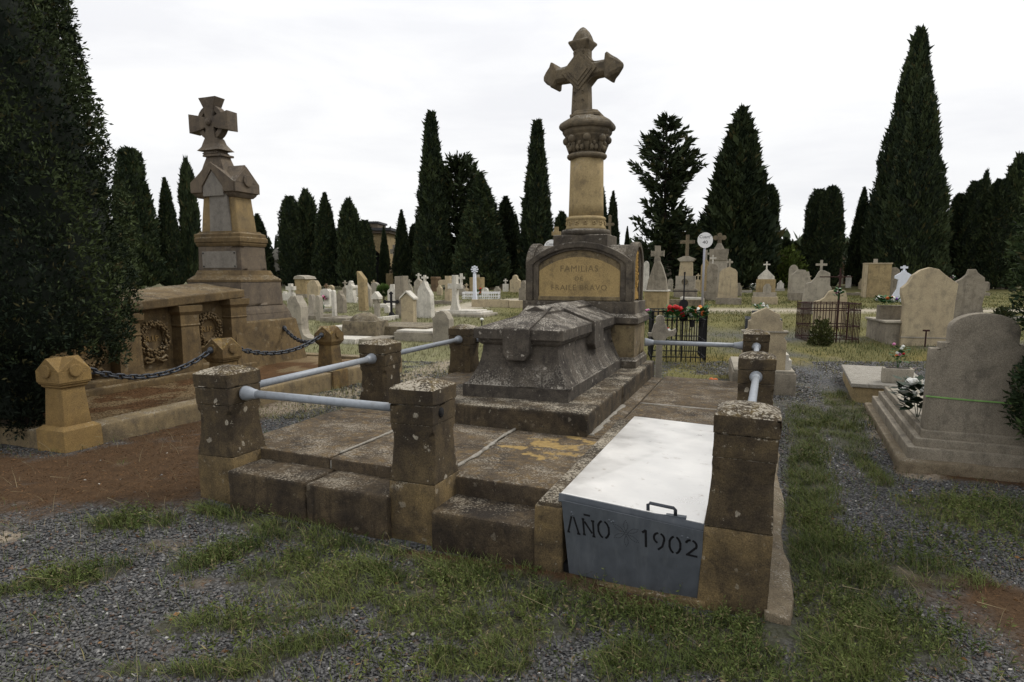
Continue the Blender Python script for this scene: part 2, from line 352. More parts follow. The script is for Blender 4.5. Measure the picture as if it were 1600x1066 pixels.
BROWN = [([(-160, 790), (60, 762), (190, 755), (310, 750)], .85), ([(150, 715), (300, 690)], .6), ([(-60, 745), (120, 738), (300, 722)], .8), ([(330, 640), (450, 610)], .5), ([(1560, 950), (1680, 1040)], .42), ([(1470, 745), (1590, 760)], .12), ([(640, 870), (860, 900), (1010, 950)], .1), ([(400, 640), (250, 690)], .6)]
PALE = [([(440, 640), (560, 610), (700, 575)], .55), ([(10, 840)], .2), ([(1375, 650), (1400, 700), (1440, 745)], .2), ([(600, 600), (720, 565)], .5)]
def zones(x, y):
    wob = (fbm(x * 2.3, y * 2.3, 5) - .5) * .9; fine = (fbm(x * 9, y * 9, 9) - .5) * .8
    def z(L): 
        r = np.zeros(np.shape(x))
        for p, w in L: r = np.maximum(r, dline(x, y, p, w))
        return np.clip((r + wob + fine * .7 - .25) * 1.8, 0, 1)
    return z(GRASS), z(BROWN), z(PALE)
def axis(a0, a1, fine0, fine1, h, grow=1.12):
    L = list(np.arange(fine0, fine1, h)); s = h; p = L[-1]
    while p < a1: s *= grow; p += s; L.append(p)
    s = h; p = L[0]; lo = []
    while p > a0: s *= grow; p -= s; lo.append(p)
    return np.array(lo[::-1] + L)
gx = axis(-400, 400, -6.5, 5.5, .055); gy = axis(-60, 500, 1.6, 9.5, .055)
X, Y = np.meshgrid(gx, gy); Xf, Yf = X.ravel(), Y.ravel()
zg, zb, zp = zones(Xf, Yf)
near = np.clip((10.5 - Yf) / 2.5, 0, 1)
big1 = fbm(Xf * .35, Yf * .35, 21, 5); big2 = fbm(Xf * .9, Yf * .9, 31, 4)
Zf = gz(Xf, Yf) + (fbm(Xf * 3, Yf * 3, 3) - .5) * .03 + (big2 - .5) * .05 * np.clip((Yf - 6) / 4, 0, 1) + zg * .012 + zb * .015
c = np.zeros((len(Xf), 4)); mix = lambda f, v: (c.__setitem__((slice(None), slice(0, 3)), c[:, :3] * (1 - f[:, None]) + np.array(v) * f[:, None]))
c[:, :3] = (.072, .056, .038)
mid = np.clip((big1 - .40) * 7, 0, 1)
left = np.clip((-Xf - Yf * .02) / 2.0 + .3, 0, 1)
midcol = np.array([.125, .115, .042])[None] * (1 - left[:, None]) + np.array([.17, .165, .085])[None] * left[:, None]
far_m = (1 - near)
c[:, :3] = c[:, :3] * (1 - far_m[:, None]) + (midcol * (.75 + .6 * big2[:, None])) * far_m[:, None]
gravel = near * (1 - zg * .75) * (1 - zb) * (1 - zp)
gravel = np.maximum(gravel, far_m * np.clip((.47 - big1) * 9, 0, 1) * np.clip((22 - Yf) / 6, 0, 1) * (1 - .8 * left))
mix(zg * near, (.05, .05, .026)); mix(zb * np.clip((12 - Yf) / 4, 0, 1), (.072, .042, .021)); mix(zp * .9, (.27, .225, .17))
path = np.maximum(dline(Xf, Yf, [(1000, 484), (1150, 484), (1300, 486), (1640, 488)], .9), dline(Xf, Yf, [(690, 486), (760, 474), (840, 467)], 1.1))
path = np.clip((path + (big2 - .5) * .9 - .1) * 2, 0, 1) * (path > 0); mix(path, (.36, .32, .25)); gravel *= (1 - path)
yel = dline(Xf, Yf, [(1100, 560), (1250, 560), (1420, 565), (1560, 560)], 1.2) * np.clip((big2 - .35) * 5, 0, 1); mix(yel * .8, (.16, .12, .03)); gravel *= 1 - yel
u_, v_ = to_uv(Xf, Yf); encl = (u_ > -9.9) & (u_ < -5.9) & (v_ > .6) & (v_ < 6.6)
eb = fbm(Xf * 2, Yf * 2, 44); c[encl, :3] = np.where((eb > .5)[:, None], (.10, .054, .024), (.18, .13, .07))[encl]; gravel[encl] = 0
c[:, 3] = np.clip(gravel, 0, 1)
dark = np.clip((Yf - 40) / 6, 0, 1); c[:, :3] *= (1 - .45 * dark)[:, None]  # shade under the far trees painted into the ground colour
ny, nx = X.shape; idx = np.arange(nx * ny).reshape(ny, nx)
F = np.stack([idx[:-1, :-1], idx[:-1, 1:], idx[1:, 1:], idx[1:, :-1]], -1).reshape(-1, 4)
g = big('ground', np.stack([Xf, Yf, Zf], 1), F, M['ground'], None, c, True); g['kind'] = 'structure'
# ================================================================== the railed tomb in the middle
FT = -.020                                       # slight fall of the platform to the right
def fz(u): return FT * (u + 1.85)
plat = uvthing('tomb_platform', 'low stepped stone platform paved with lichened slabs inside the pipe railing', 'tomb platform')
def slope(mb, s=0):
    mb.v = mb.v[:s] + [(x, y, z + fz(x)) for x, y, z in mb.v[s:]]; return mb
slope(MB().box(-3.74, -1.0, .38, 5.42, -.3, .345)).build('core', M['mortar'], plat)
slope(MB().box(-.99, .34, 2.44, 5.55, -.3, .345)).build('core', M['mortar'], plat)
us, vsx = [-3.75, -2.78, -1.82, -1.0], [.36, 1.80, 3.2, 5.43]
for i in range(3):
    for j in range(3):
        e = .008; o = slope(MB().box(us[i] + e, us[i + 1] - e, vsx[j] + e, vsx[j + 1] - e, .2, .375 + random.uniform(-.006, .006)))
        weather(o.build('paving_slab', M['floor'], plat), .005, 3, .15, .01)
for (u0, u1, v0, v1) in ((-.985, .345, 2.45, 3.48), (-.985, .345, 3.496, 5.56)):
    weather(slope(MB().box(u0, u1, v0, v1, .15, .377)).build('paving_slab', M['floor'], plat), .006, 3, .15, .012)
for u0, u1, zt in ((-3.42, -2.73, .315), (-2.72, -2.06, .308), (-1.735, -1.0, .262)):
    weather(slope(MB().box(u0, u1, .0, .37, -.3, zt - .02)).build('step', M['step'], plat), .007, 4, .13, .016)
for u0, u1, zt in ((-3.415, -2.74, .335), (-2.725, -2.065, .328), (-1.73, -1.005, .283)):
    slope(MB().box(u0, u1, .012, .35, -.25, zt - .055)).build('core', M['step'], plat)
weather(slope(MB().box(-1.0, -.85, -.012, 2.44, -.3, .425)).build('curb', M['slab'], plat), .006, 4, .14, .014)
weather(slope(MB().box(-1.02, -.84, -.02, .19, -.3, .40)).build('curb', M['postbase'], plat), .006, 3, .14, .014)
MB().box(-.85, .0, .02, 2.44, -.3, .02).build('vault_floor', M['hole'], plat)
weather(MB().box(-.82, .0, -.05, .06, -.35, -.045).build('sill', M['postbase'], plat), .006, 3, .14, .012)
weather(MB().box(-.02, .25, .30, 2.44, -.3, .355).build('curb', M['slab'], plat), .006, 3, .14, .014)
fo = MB()
fo.loft([[(.30, v, -.3), (.47 + .02 * math.sin(v * 4.1) + .008 * math.sin(v * 13), v, -.3), (.44 + .02 * math.sin(v * 4.1) + .008 * math.sin(v * 13), v, -.055 + .012 * math.sin(v * 3.1)), (.30, v, -.03)] for v in [x * .25 - .06 for x in range(23)]])
weather(fo.build('footing', M['conc'], plat), .014, 2, .12, .01)
# mortar smears along the joints
for pts, w in (([(-1.82, .4), (-1.80, .9), (-1.83, 1.5), (-1.82, 1.84)], .022), ([(-2.78, .5), (-2.77, 1.2), (-2.8, 1.82)], .014), ([(-.98, 3.49), (-.4, 3.485), (.3, 3.49)], .022), ([(-1.13, 1.86), (-1.14, 2.6), (-1.13, 3.3)], .035), ([(-2.7, 1.8), (-2.2, 1.81)], .012)):
    ms = MB(); rs = []
    P_ = [Vector((*p, 0)) for p in pts]
    for k in range(int(26)):
        t = k / 25 * (len(P_) - 1); i = min(int(t), len(P_) - 2); p = P_[i].lerp(P_[i + 1], t - i); d = (P_[i + 1] - P_[i]).normalized(); n = Vector((-d.y, d.x, 0))
        ww = w * random.uniform(.35, 1.3); z = .372 + fz(p.x)
        rs.append([tuple(p - n * ww + Vector((0, 0, z))), tuple(p + n * ww + Vector((0, 0, z))), tuple(p + n * ww * .5 + Vector((0, 0, z + .012))), tuple(p - n * ww * .5 + Vector((0, 0, z + .012)))])
    ms.loft(rs).build('mortar_joint', M['mortar'], plat, True)
# bare yellow stone where the crust has flaked off the middle slab (a stain of the floor material)
nt = M['floor'].node_tree; b = nt.nodes['Principled BSDF']; src = b.inputs['Base Color'].links[0].from_socket
P = node(nt, 'ShaderNodeNewGeometry').outputs['Position']; cx_, cy_ = W2(-1.36, 1.42)
dv = node(nt, 'ShaderNodeVectorMath', {'operation': 'DISTANCE'}); nt.links.new(P, dv.inputs[0]); dv.inputs[1].default_value = (cx_, cy_, .37)
msk = mth(nt, 'SUBTRACT', 1.0, mth(nt, 'MULTIPLY', dv.outputs['Value'], 1.7), True); fl_ = noise(nt, P, 4.2, 6, .6)
fk = mth(nt, 'MULTIPLY', mth(nt, 'SUBTRACT', mth(nt, 'ADD', mth(nt, 'MULTIPLY', msk, .42), fl_), .70), 22.0, True)
yel_ = mixc(nt, ramp(nt, noise(nt, P, 22, 5, .7), [(.38, 0.0), (.6, 1.0)]), (.33, .235, .095), (.24, .16, .06))
nt.links.new(mixc(nt, fk, src, yel_), b.inputs['Base Color'])
# ---- posts
def post(u, v, ztop, label, base=-.25):
    h = ztop
    t = uvthing('stone_post', label, 'post', u, v, 0, 'stone posts of the railed tomb')
    weather(MB().sq([(base, .178, .19, .004), (h - .625, .172, .184, .004)]).build('base_block', M['postbase'], t), .004, 3, .13, .01)
    weather(MB().sq([(h - .622, .169, .181, .003), (h - .58, .167, .179, .004), (h - .50, .161, .173, .022), (h - .36, .156, .168, .032), (h - .30, .155, .167, .030), (h - .268, .156, .168, .006), (h - .232, .155, .167, .003)]).build('shaft', M['post'], t), .004, 3, .13, .007)
    weather(MB().sq([(h - .229, .158, .170, .003), (h - .103, .158, .170, .003)]).build('collar', M['post'], t), .005, 3, .13, .009)
    weather(MB().sq([(h - .098, .163, .176, .003), (h - .0, .163, .176, .003), (h + .022, .128, .139, .003), (h + .05, .05, .055, .003)]).build('cap', M['post'], t), .006, 3, .12, .01)
    MB().sq([(h - .64, .15, .16, .002), (h - .55, .115, .125, .03), (h - .3, .11, .12, .03), (h - .2, .145, .155, .002), (h - .09, .145, .155, .002)]).build('core', M['hole'], t)
    return t
posts = [(-3.60, .26, 1.018, 'brown lichened stone post at the outer left corner of the railed tomb steps'),
         (-1.90, .235, 1.015, 'brown stone post with an empty round rail socket between the two steps'),
         (.155, .155, 1.01, 'big pale-topped brown post beside the grey metal vault lid'),
         (-3.66, 2.50, 1.02, 'brown stone post midway along the side railing facing the chained tomb'),
         (-3.70, 4.75, 1.02, 'brown stone post at the back corner behind the grey stone coffin'),
         (.20, 2.84, 1.0, 'brown stone post with a pipe collar on its face behind the vault lid'),
         (.18, 5.52, 1.0, 'back corner brown post in front of the gabled cream headstone')]
PO = [post(*p) for p in posts]
PO[2].rotation_euler = (0, R(1.7), -TH); PO[2].scale = (1.035, 1, 1); PO[2].location = (*W2(.135, .155), 0)
PO[0].rotation_euler = (0, R(-1.0), -TH)
s = MB().lathe([(.034, -.01), (.034, .004)], 14); s.xf(Matrix.Rotation(math.pi / 2, 4, 'Y')).xf(Matrix.Translation((.159, -.05, .855)))
s.build('rail_socket', M['hole'], PO[1], True)
# ---- pipe rails
def rail(a, b, label, fl=(1, 1)):
    (ua, va, za), (ub, vb, zb) = a, b
    x, y = W2(ua, va); t = uvthing('pipe_rail', label, 'rail', ua, va, za, 'pale grey pipe rails of the tomb')
    d = Vector((ub - ua, vb - va, zb - za)); L = d.length; q = d.to_track_quat('Z', 'Y').to_matrix().to_4x4()
    MB().lathe([(.0305, 0), (.0305, L)], 16).xf(q).build('pipe', M['pipe'], t, True)
    for k in (0, 1):
        if not fl[k]: continue
        mb = MB().lathe([(.056, 0), (.056, .018), (.052, .028), (.054, .036), (.040, .085), (.037, .11), (.0335, .12)], 18)
        if k: mb.xf(Matrix.Translation((0, 0, L)) @ Matrix.Rotation(math.pi, 4, 'X'))
        mb.xf(q).build('flange', M['pipe'], t, True)
    return t
zr = .858
rail((-3.44, .24, zr + .008), (-2.06, .22, zr - .005), 'front pipe rail joining the two posts above the steps', (1, 0))
rail((-3.60, .43, zr + .012), (-3.655, 2.33, zr + .015), 'pipe rail from the outer front corner post back to the middle side post')
rail((-3.665, 2.67, zr + .012), (-3.70, 4.58, zr + .012), 'far pipe rail on the side towards the chained tomb')
rail((-3.54, 4.85, zr + .01), (-2.86, 4.98, zr + .01), 'short pipe rail mostly hidden behind the stone coffin')
rail((-1.24, 5.25, zr + .0), (.02, 5.45, zr - .02), 'pipe rail from the inscribed pedestal to the back corner post')
rail((.185, 5.35, zr - .02), (.20, 3.02, zr - .02), 'pipe rail seen end-on between the two posts behind the vault lid')
rail((.197, 2.66, zr - .02), (.165, .33, zr - .005), 'pipe rail running towards the camera onto the big pale-topped post')
# ---- vault cover
vc = uvthing('vault_cover', 'grey sheet metal vault lid with AÑO 1902 cut in its front plate', 'vault lid')
LT = [(-.865, .03, .462), (-.03, .005, .395), (-.045, 2.45, .40), (-.86, 2.45, .435)]
lo = [(x, y, z - .042) for x, y, z in LT]
MB().add(LT + lo, [(0, 1, 2, 3), (0, 4, 5, 1), (1, 5, 6, 2), (2, 6, 7, 3), (3, 7, 4, 0), (7, 6, 5, 4)]).build('lid', M['lid'], vc, False, .004)
MB().add([(-.875, .018, .458), (-.028, -.008, .390), (-.028, -.014, .345), (-.875, .012, .412), (-.875, .03, .458), (-.028, .004, .390), (-.028, .0, .345), (-.875, .026, .412)],
         [(0, 3, 2, 1), (4, 5, 6, 7), (0, 1, 5, 4), (3, 7, 6, 2), (1, 2, 6, 5), (0, 4, 7, 3)]).build('lid_lip', M['lidpaint'], vc)
PV = -.03
def pl(s, t, d=0.0):
    """s across 0..1, t down 0..1 on the front plate"""
    a = Vector((-.845, PV, .435)).lerp(Vector((-.032, PV - .012, .362)), s); b_ = Vector((-.80, PV + .03, -.028)).lerp(Vector((-.036, PV + .02, -.066)), s)
    return a.lerp(b_, t) + Vector((0, -d, 0))
c4 = [pl(0, 0), pl(1, 0), pl(1, 1), pl(0, 1)]; k4 = [p + Vector((0, .005, 0)) for p in c4]
MB().add([tuple(p) for p in c4 + k4], [(3, 2, 1, 0), (4, 5, 6, 7), (0, 1, 5, 4), (1, 2, 6, 5), (2, 3, 7, 6), (3, 0, 4, 7)]).build('front_plate', M['lidpaint'], vc)
def stroke(mb, pts, w, z=.0016, asp=.8125 / .465):
    pts = [Vector((p[0] * asp, p[1], 0)) for p in pts]
    for a, b in zip(pts[:-1], pts[1:]):
        d = (b - a).normalized(); n = Vector((-d.y, d.x, 0)) * w / 2; a2, b2 = a - d * w * .12, b + d * w * .12
        q = [a2 - n, a2 + n, b2 + n, b2 - n]
        mb.add([tuple(pl(p.x / asp, p.y, z)) for p in q], [(0, 1, 2, 3)])
def arc(cx, cy, rx, ry, a0, a1, n=10): return [(cx + rx * math.cos(R(a0 + (a1 - a0) * i / n)), cy - ry * math.sin(R(a0 + (a1 - a0) * i / n))) for i in range(n + 1)]
def glyph(name, strokes, w=.03):
    mb = MB(); [stroke(mb, s_, w) for s_ in strokes]; mb.build(name, M['hole'], vc)
def hw(x): return .298 + .005 * x      # glyph centre line down the plate
H2 = .115
g0 = hw(0)
glyph('letter', [[(.030, g0 + H2), (.066, g0 - H2 + .01)], [(.083, g0 - H2 + .01), (.112, g0 + H2)], [(.024, g0 + H2), (.042, g0 + H2)], [(.1, g0 + H2), (.122, g0 + H2)]], .024)
g0 -= .01
glyph('letter', [[(.154, g0 + H2), (.154, g0 - H2 + .02)], [(.228, g0 + H2), (.228, g0 - H2 + .02)], [(.164, g0 - H2 + .05), (.215, g0 + H2 - .04)], [(.163, g0 - H2 - .045), (.208, g0 - H2 - .045)], [(.146, g0 + H2), (.164, g0 + H2)], [(.146, g0 - H2 + .02), (.162, g0 - H2 + .02)], [(.218, g0 + H2), (.238, g0 + H2)], [(.216, g0 - H2 + .02), (.238, g0 - H2 + .02)]], .026)
g0 -= .012
glyph('letter', [arc(.305, g0, .040, H2, 20, 75), arc(.305, g0, .040, H2, 285, 340), arc(.305, g0, .040, H2, 105, 160), arc(.305, g0, .040, H2, 200, 255), [(.344, g0 - .05), (.344, g0 + .05)], [(.266, g0 - .05), (.266, g0 + .05)]], .026)
g0 = .27
glyph('letter', [[(.612, g0 + H2), (.612, g0 - H2)], [(.588, g0 - H2 + .04), (.612, g0 - H2)]], .03)
glyph('letter', [arc(.705, g0 - .045, .036, .07, -20, 70), arc(.705, g0 - .045, .036, .07, 100, 250), [(.741, g0 - .03), (.728, g0 + .06), (.698, g0 + H2)]], .027)
glyph('letter', [arc(.815, g0, .038, H2, 15, 75), arc(.815, g0, .038, H2, 285, 345), arc(.815, g0, .038, H2, 105, 165), arc(.815, g0, .038, H2, 195, 255), [(.852, g0 - .045), (.852, g0 + .045)], [(.778, g0 - .045), (.778, g0 + .045)]], .027)
glyph('letter', [arc(.925, g0 - .05, .036, .065, -35, 75), arc(.925, g0 - .05, .036, .065, 100, 165), [(.952, g0 - .015), (.905, g0 + H2 - .03)], [(.893, g0 + H2 - .02), (.968, g0 + H2 - .02)]], .028)
dots = MB()
for k in range(6):
    a0 = R(90 + 60 * k)
    for sgn in (-1, 1):
        for i in range(1, 10):
            t = i / 9; r = .175 * t; off = sgn * .28 * math.sin(math.pi * t)
            an = a0 + off * .9; x, y = .47 + r * math.cos(an) * .465 / .8125, .26 - r * math.sin(an)
            stroke(dots, [(x - .0028, y), (x + .0028, y)], .011)
dots.build('punched_star', M['dot'], vc, kind='stuff')
for cx, cy in ((.07, .14), (.075, .165), (.35, .13), (.365, .15), (.38, .135), (.86, .13), (.90, .135)):
    MB().ball(tuple(pl(cx, cy, .0)), .008, 8, 5, (1, .5, 1)).build('rivet', M['lidpaint'], vc, True)
hn = MB(); p = lambda s_, z: (-.83 + s_ * .8, -.012 - .012 * s_, .445 - .068 * s_ + z)
hn.tube([(-.345, .03, .415), (-.345, .02, .455), (-.335, .015, .468), (-.20, .01, .457), (-.19, .012, .445), (-.19, .022, .403)], .010, 8)
hn.build('handle', M['chain'], vc, True)
MB().box(-.40, -.13, .008, .04, .398, .412).xf(Matrix.Translation((0, 0, .016)) @ Matrix.Rotation(R(4.2), 4, 'Y') if False else Matrix.Identity(4)).build('handle_plate', M['lidpaint'], vc)
# ---- monument: plinth, coffin, pedestal, column, cross
mon = uvthing('tomb_monument', 'tall stone tomb monument with coffin, inscribed pedestal, round column and cross', 'tomb monument')
for v0, v1 in ((1.80, 3.32), (3.335, 5.62)):
    weather(MB().box(-2.86, -1.15, v0, v1, .3, .567).build('plinth_block', M['slab'], mon), .008, 4, .16, .016)
SU = -1.985
weather(MB().sq([(.55, .545, 1.36, .004), (.69, .545, 1.36, .004)], SU, 3.56).build('coffin_base', M['sarc'], mon), .006, 4, .15, .012)
ck = []
for k in range(11):
    t = k / 10; w = .52 - .13 * math.sin(t * math.pi / 2) ** 1.15 + (.0 if t < 1 else 0); ck.append((.689 + .40 * (t ** 1.25), w, 1.33 - .13 * math.sin(t * math.pi / 2) ** 1.1, .003))
weather(MB().sq(ck, SU, 3.56).build('coffin_body', M['sarc'], mon), .005, 3, .15, .006)
weather(MB().sq([(1.075, .40, 1.21, .003), (1.10, .425, 1.235, .003), (1.135, .43, 1.24, .003), (1.137, .46, 1.275, .003), (1.232, .46, 1.275, .003), (1.24, .45, 1.265, .003)], SU, 3.56).build('lid_moulding', M['sarc'], mon), .004, 3, .15, .006)
v0, v1, va, zr_, ze = 2.30, 4.76, 2.98, 1.405, 1.237
lidm = MB().add([(SU - .45, v0, ze), (SU + .45, v0, ze), (SU + .45, v1, ze), (SU - .45, v1, ze), (SU, va, zr_), (SU, v1, zr_)], [(0, 1, 4), (1, 2, 5, 4), (2, 3, 5), (3, 0, 4, 5), (3, 2, 1, 0)])
weather(lidm.build('coffin_lid', M['sarc'], mon), .006, 5, .14, .004)
sl = (zr_ - ze) / .45; fs = (zr_ - ze) / (va - v0); bw2 = .135; rp = .028
band = MB()
band.add([(SU - bw2, v0 - .045, ze - .02), (SU + bw2, v0 - .045, ze - .02), (SU + bw2, va, zr_ + rp), (SU - bw2, va, zr_ + rp),
          (SU - bw2, v0 - .045, ze + rp - .012), (SU + bw2, v0 - .045, ze + rp - .012), (SU + bw2, va + .05, zr_ + rp + .001 - bw2 * sl * .1), (SU - bw2, va + .05, zr_ + rp + .001 - bw2 * sl * .1)],
         [(4, 5, 6, 7), (0, 1, 5, 4), (1, 2, 6, 5), (3, 0, 4, 7), (2, 3, 7, 6), (0, 3, 2, 1)])
pr = [(-bw2, zr_ - bw2 * sl - .03), (bw2, zr_ - bw2 * sl - .03), (bw2, zr_ - bw2 * sl + rp), (0, zr_ + rp + .004), (-bw2, zr_ - bw2 * sl + rp)]
band.prism([(SU + x, z) for x, z in pr], va - .16, v1)
tv0, tv1 = 3.44, 3.87
pr2 = [(-.48, ze - .03), (.48, ze - .03), (.48, ze + rp - .01), (0, zr_ + rp + .008), (-.48, ze + rp - .01)]
band.prism([(SU + x, z) for x, z in pr2], tv0, tv1)
weather(band.build('lid_cross_band', M['sarc'], mon), .004, 4, .14, .006)
tabp = [(-bw2, 1.25), (bw2, 1.25), (bw2, 1.00), (.09, .935), (-.09, .935), (-bw2, 1.00)]
weather(MB().prism([(SU + x, z) for x, z in tabp], v0 - .06, v0 + .08).build('lid_tab', M['sarc'], mon), .004, 4, .13, .008)
for sgn in (1, -1):
    tb = MB().prism([(x * 1.59, z) for x, z in tabp], 0, .13); tb.xf(Matrix.Translation((SU + sgn * .49, (tv0 + tv1) / 2, 0)) @ Matrix.Rotation(R(90 * sgn), 4, 'Z'))
    weather(tb.build('lid_tab', M['sarc'], mon), .004, 4, .13, .008)
# pedestal
PU, PV2 = -2.055, 5.14
weather(MB().sq([(.55, .80, .43, .003), (.655, .80, .43, .003), (.668, .785, .415, .003), (.70, .772, .40, .003)], PU, PV2).build('pedestal_base', M['pedark'], mon), .005, 3, .15, .01)
weather(MB().sq([(.695, .765, .39, .003), (1.125, .765, .39, .003)], PU, PV2).build('pedestal_die', M['ped'], mon), .004, 3, .15, .01)
weather(MB().sq([(1.12, .775, .40, .002), (1.145, .815, .44, .002), (1.215, .815, .44, .002), (1.262, .775, .40, .002)], PU, PV2).build('cornice', M['pedark'], mon), .005, 3, .15, .008)
weather(MB().sq([(1.25, .765, .39, .003), (1.418, .765, .39, .003)], PU, PV2).build('pedestal_block', M['pedark'], mon), .005, 3, .15, .012)
def seg(hw_, z0, zs, rise, n=24, extra=0.0):
    """outline: straight sides then a segmental arch"""
    r = (hw_ * hw_ + rise * rise) / (2 * rise); a0 = math.asin(min(1, hw_ / r)) if rise < hw_ else math.pi - math.asin(hw_ / r)
    return [(-hw_, z0)] + [(r * math.sin(-a0 + 2 * a0 * i / n), zs + rise - r + r * math.cos(-a0 + 2 * a0 * i / n)) for i in range(n + 1)] + [(hw_, z0)]
ZS, RI = 1.935, .235
hu, hv = .675, .315
bd = MB().prism([(PU + x, z) for x, z in seg(hu, 1.40, ZS, RI)], PV2 - hv, PV2 + hv)
bd.build('arched_block', M['ped'], mon, False, .006)
side = MB().prism(seg(hv - .004, ZS - .004, ZS, RI - .012), -hu + .003, hu - .003).xf(Matrix.Translation((PU, PV2, 0)) @ Matrix.Rotation(R(90), 4, 'Z'))
weather(side.build('side_vault', M['pedark'], mon), .004, 3, .14, .004)
def archring(hw_, rise, w, y0, y1, z0, n=24):
    o = seg(hw_, z0, ZS, rise, n)[1:-1]; r = (hw_ * hw_ + rise * rise) / (2 * rise); c = (0, ZS + rise - r); rs = []
    o = [(-hw_, z0)] + o + [(hw_, z0)]
    for x, z in o:
        if z <= ZS + 1e-6 and abs(abs(x) - hw_) < 1e-6 and z < ZS - .01: ix, iz = x - math.copysign(w, x), z
        else:
            d = math.hypot(x - c[0], z - c[1]); k = (d - w) / d; ix, iz = c[0] + (x - c[0]) * k, c[1] + (z - c[1]) * k
            if abs(ix) > hw_ - w: ix = math.copysign(hw_ - w, ix)
        rs.append([(x, y0, z), (ix, y0, iz), (ix, y1, iz), (x, y1, z)])
    return MB().loft(rs)
for nm, hw_, ri, w, pr_ in (('outer_archivolt', hu + .032, RI + .02, .075, .062), ('inner_archivolt', hu - .045, RI - .012, .075, .032)):
    for yy in (PV2 - hv, ):
        a = archring(hw_, ri, w, -pr_, .04, 1.42); a.xf(Matrix.Translation((PU, yy, 0))); weather(a.build(nm, M['pedark'], mon), .003, 2, .14, .007)
    for sg in (1, -1):
        a = archring(hv + (.03 if 'outer' in nm else -.04), ri, w * .85, -pr_, .04, 1.42); a.xf(Matrix.Translation((PU + sg * hu, PV2, 0)) @ Matrix.Rotation(R(90 * sg), 4, 'Z')); weather(a.build(nm, M['pedark'], mon), .003, 2, .14, .007)
MB().prism([(PU + x, z) for x, z in seg(hu - .125, 1.475, ZS - .125, .185)], PV2 - hv - .012, PV2 - hv + .02).build('inscription_panel', M['panel'], mon)
MB().box(PU - .59, PU + .59, PV2 - hv - .03, PV2 - hv + .02, 1.425, 1.478).build('panel_sill', M['ped'], mon, False, .006)
def text(body, size, name, mat, parent, loc, rot=(math.pi / 2, 0, 0), sx=1.0, extr=.0015, space=1.0):
    cu = bpy.data.curves.new('lettering', 'FONT'); cu.body = body; cu.size = size; cu.extrude = extr; cu.align_x = 'CENTER'; cu.space_character = space; cu.resolution_u = 3
    o = bpy.data.objects.new('lettering', cu); COL.objects.link(o); bpy.context.view_layer.update()
    me = bpy.data.meshes.new_from_object(o.evaluated_get(bpy.context.evaluated_depsgraph_get())); bpy.data.objects.remove(o)
    r = bpy.data.objects.new(name, me); COL.objects.link(r); me.materials.clear(); me.materials.append(mat)
    r.parent = parent; r.location = loc; r.rotation_euler = rot; r.scale = (sx, 1, 1); return r
yl = PV2 - hv - .0125
text('FAMILIAS', .115, 'inscription', M['letter'], mon, (PU + .0, yl, 1.805), sx=1.02, space=1.12)
text('DE', .075, 'inscription', M['letter'], mon, (PU + .0, yl, 1.688), sx=1.15, space=1.2)
text('FRAILE BRAVO', .105, 'inscription', M['letter'], mon, (PU + .0, yl, 1.56), sx=1.0, space=1.14)
cv = MB(); rr = random.Random(3)
for k in range(150):
    t = rr.random(); z = 1.56 + .52 * t; w = .17 * math.sin(min(1, .25 + t * 1.1) * math.pi * .85) + .015
    cv.ball((PU + hu + .012, PV2 + rr.uniform(-w, w), z), rr.uniform(.014, .026), 6, 4, (1.0, 1, 1.1))
cv.build('carved_relief', M['carve'], mon, True, kind='stuff')
weather(MB().sq([(1.44, .02, .2, .01), (1.53, .02, .13, .01), (1.58, .02, .06, .01)], PU + hu + .012, PV2).build('relief_foot', M['carve'], mon), .008, 3, .06, .008)
weather(MB().sq([(2.10, .365, .30, .003), (2.275, .365, .30, .003), (2.285, .35, .285, .003)], PU, PV2).build('column_block', M['pedark'], mon), .005, 3, .14, .012)
MB().lathe([(.30, 2.28), (.325, 2.30), (.332, 2.325), (.32, 2.355), (.285, 2.365)], 28, PU, PV2).build('base_torus', M['pedark'], mon, True)
MB().lathe([(.283, 2.36), (.262, 2.40), (.255, 2.475), (.262, 2.485), (.272, 2.50), (.262, 2.52), (.235, 2.535)], 28, PU, PV2).build('base_drum', M['shaft'], mon, True)
ro = MB()
for k in range(14):
    a_ = 2 * math.pi * k / 14
    for q in range(5):
        b_ = 2 * math.pi * q / 5; tx, ty = -math.sin(a_), math.cos(a_)
        ro.ball((PU + .262 * math.cos(a_) + tx * .02 * math.cos(b_), PV2 + .262 * math.sin(a_) + ty * .02 * math.cos(b_), 2.44 + .02 * math.sin(b_)), .013, 6, 4)
ro.build('rosette', M['shaft'], mon, True, kind='stuff')
MB().lathe([(.238, 2.52), (.233, 2.7), (.227, 3.0), (.222, 3.3)], 48, PU, PV2, .13, 4).build('column_shaft', M['shaft'], mon, True)
MB().lathe([(.22, 3.275), (.25, 3.285), (.266, 3.305), (.262, 3.33), (.235, 3.345)], 28, PU, PV2).build('neck_ring', M['cross'], mon, True)
MB().lathe([(.215, 3.33), (.21, 3.38), (.225, 3.46), (.27, 3.545), (.30, 3.57)], 16, PU, PV2).build('capital', M['cross'], mon, True)
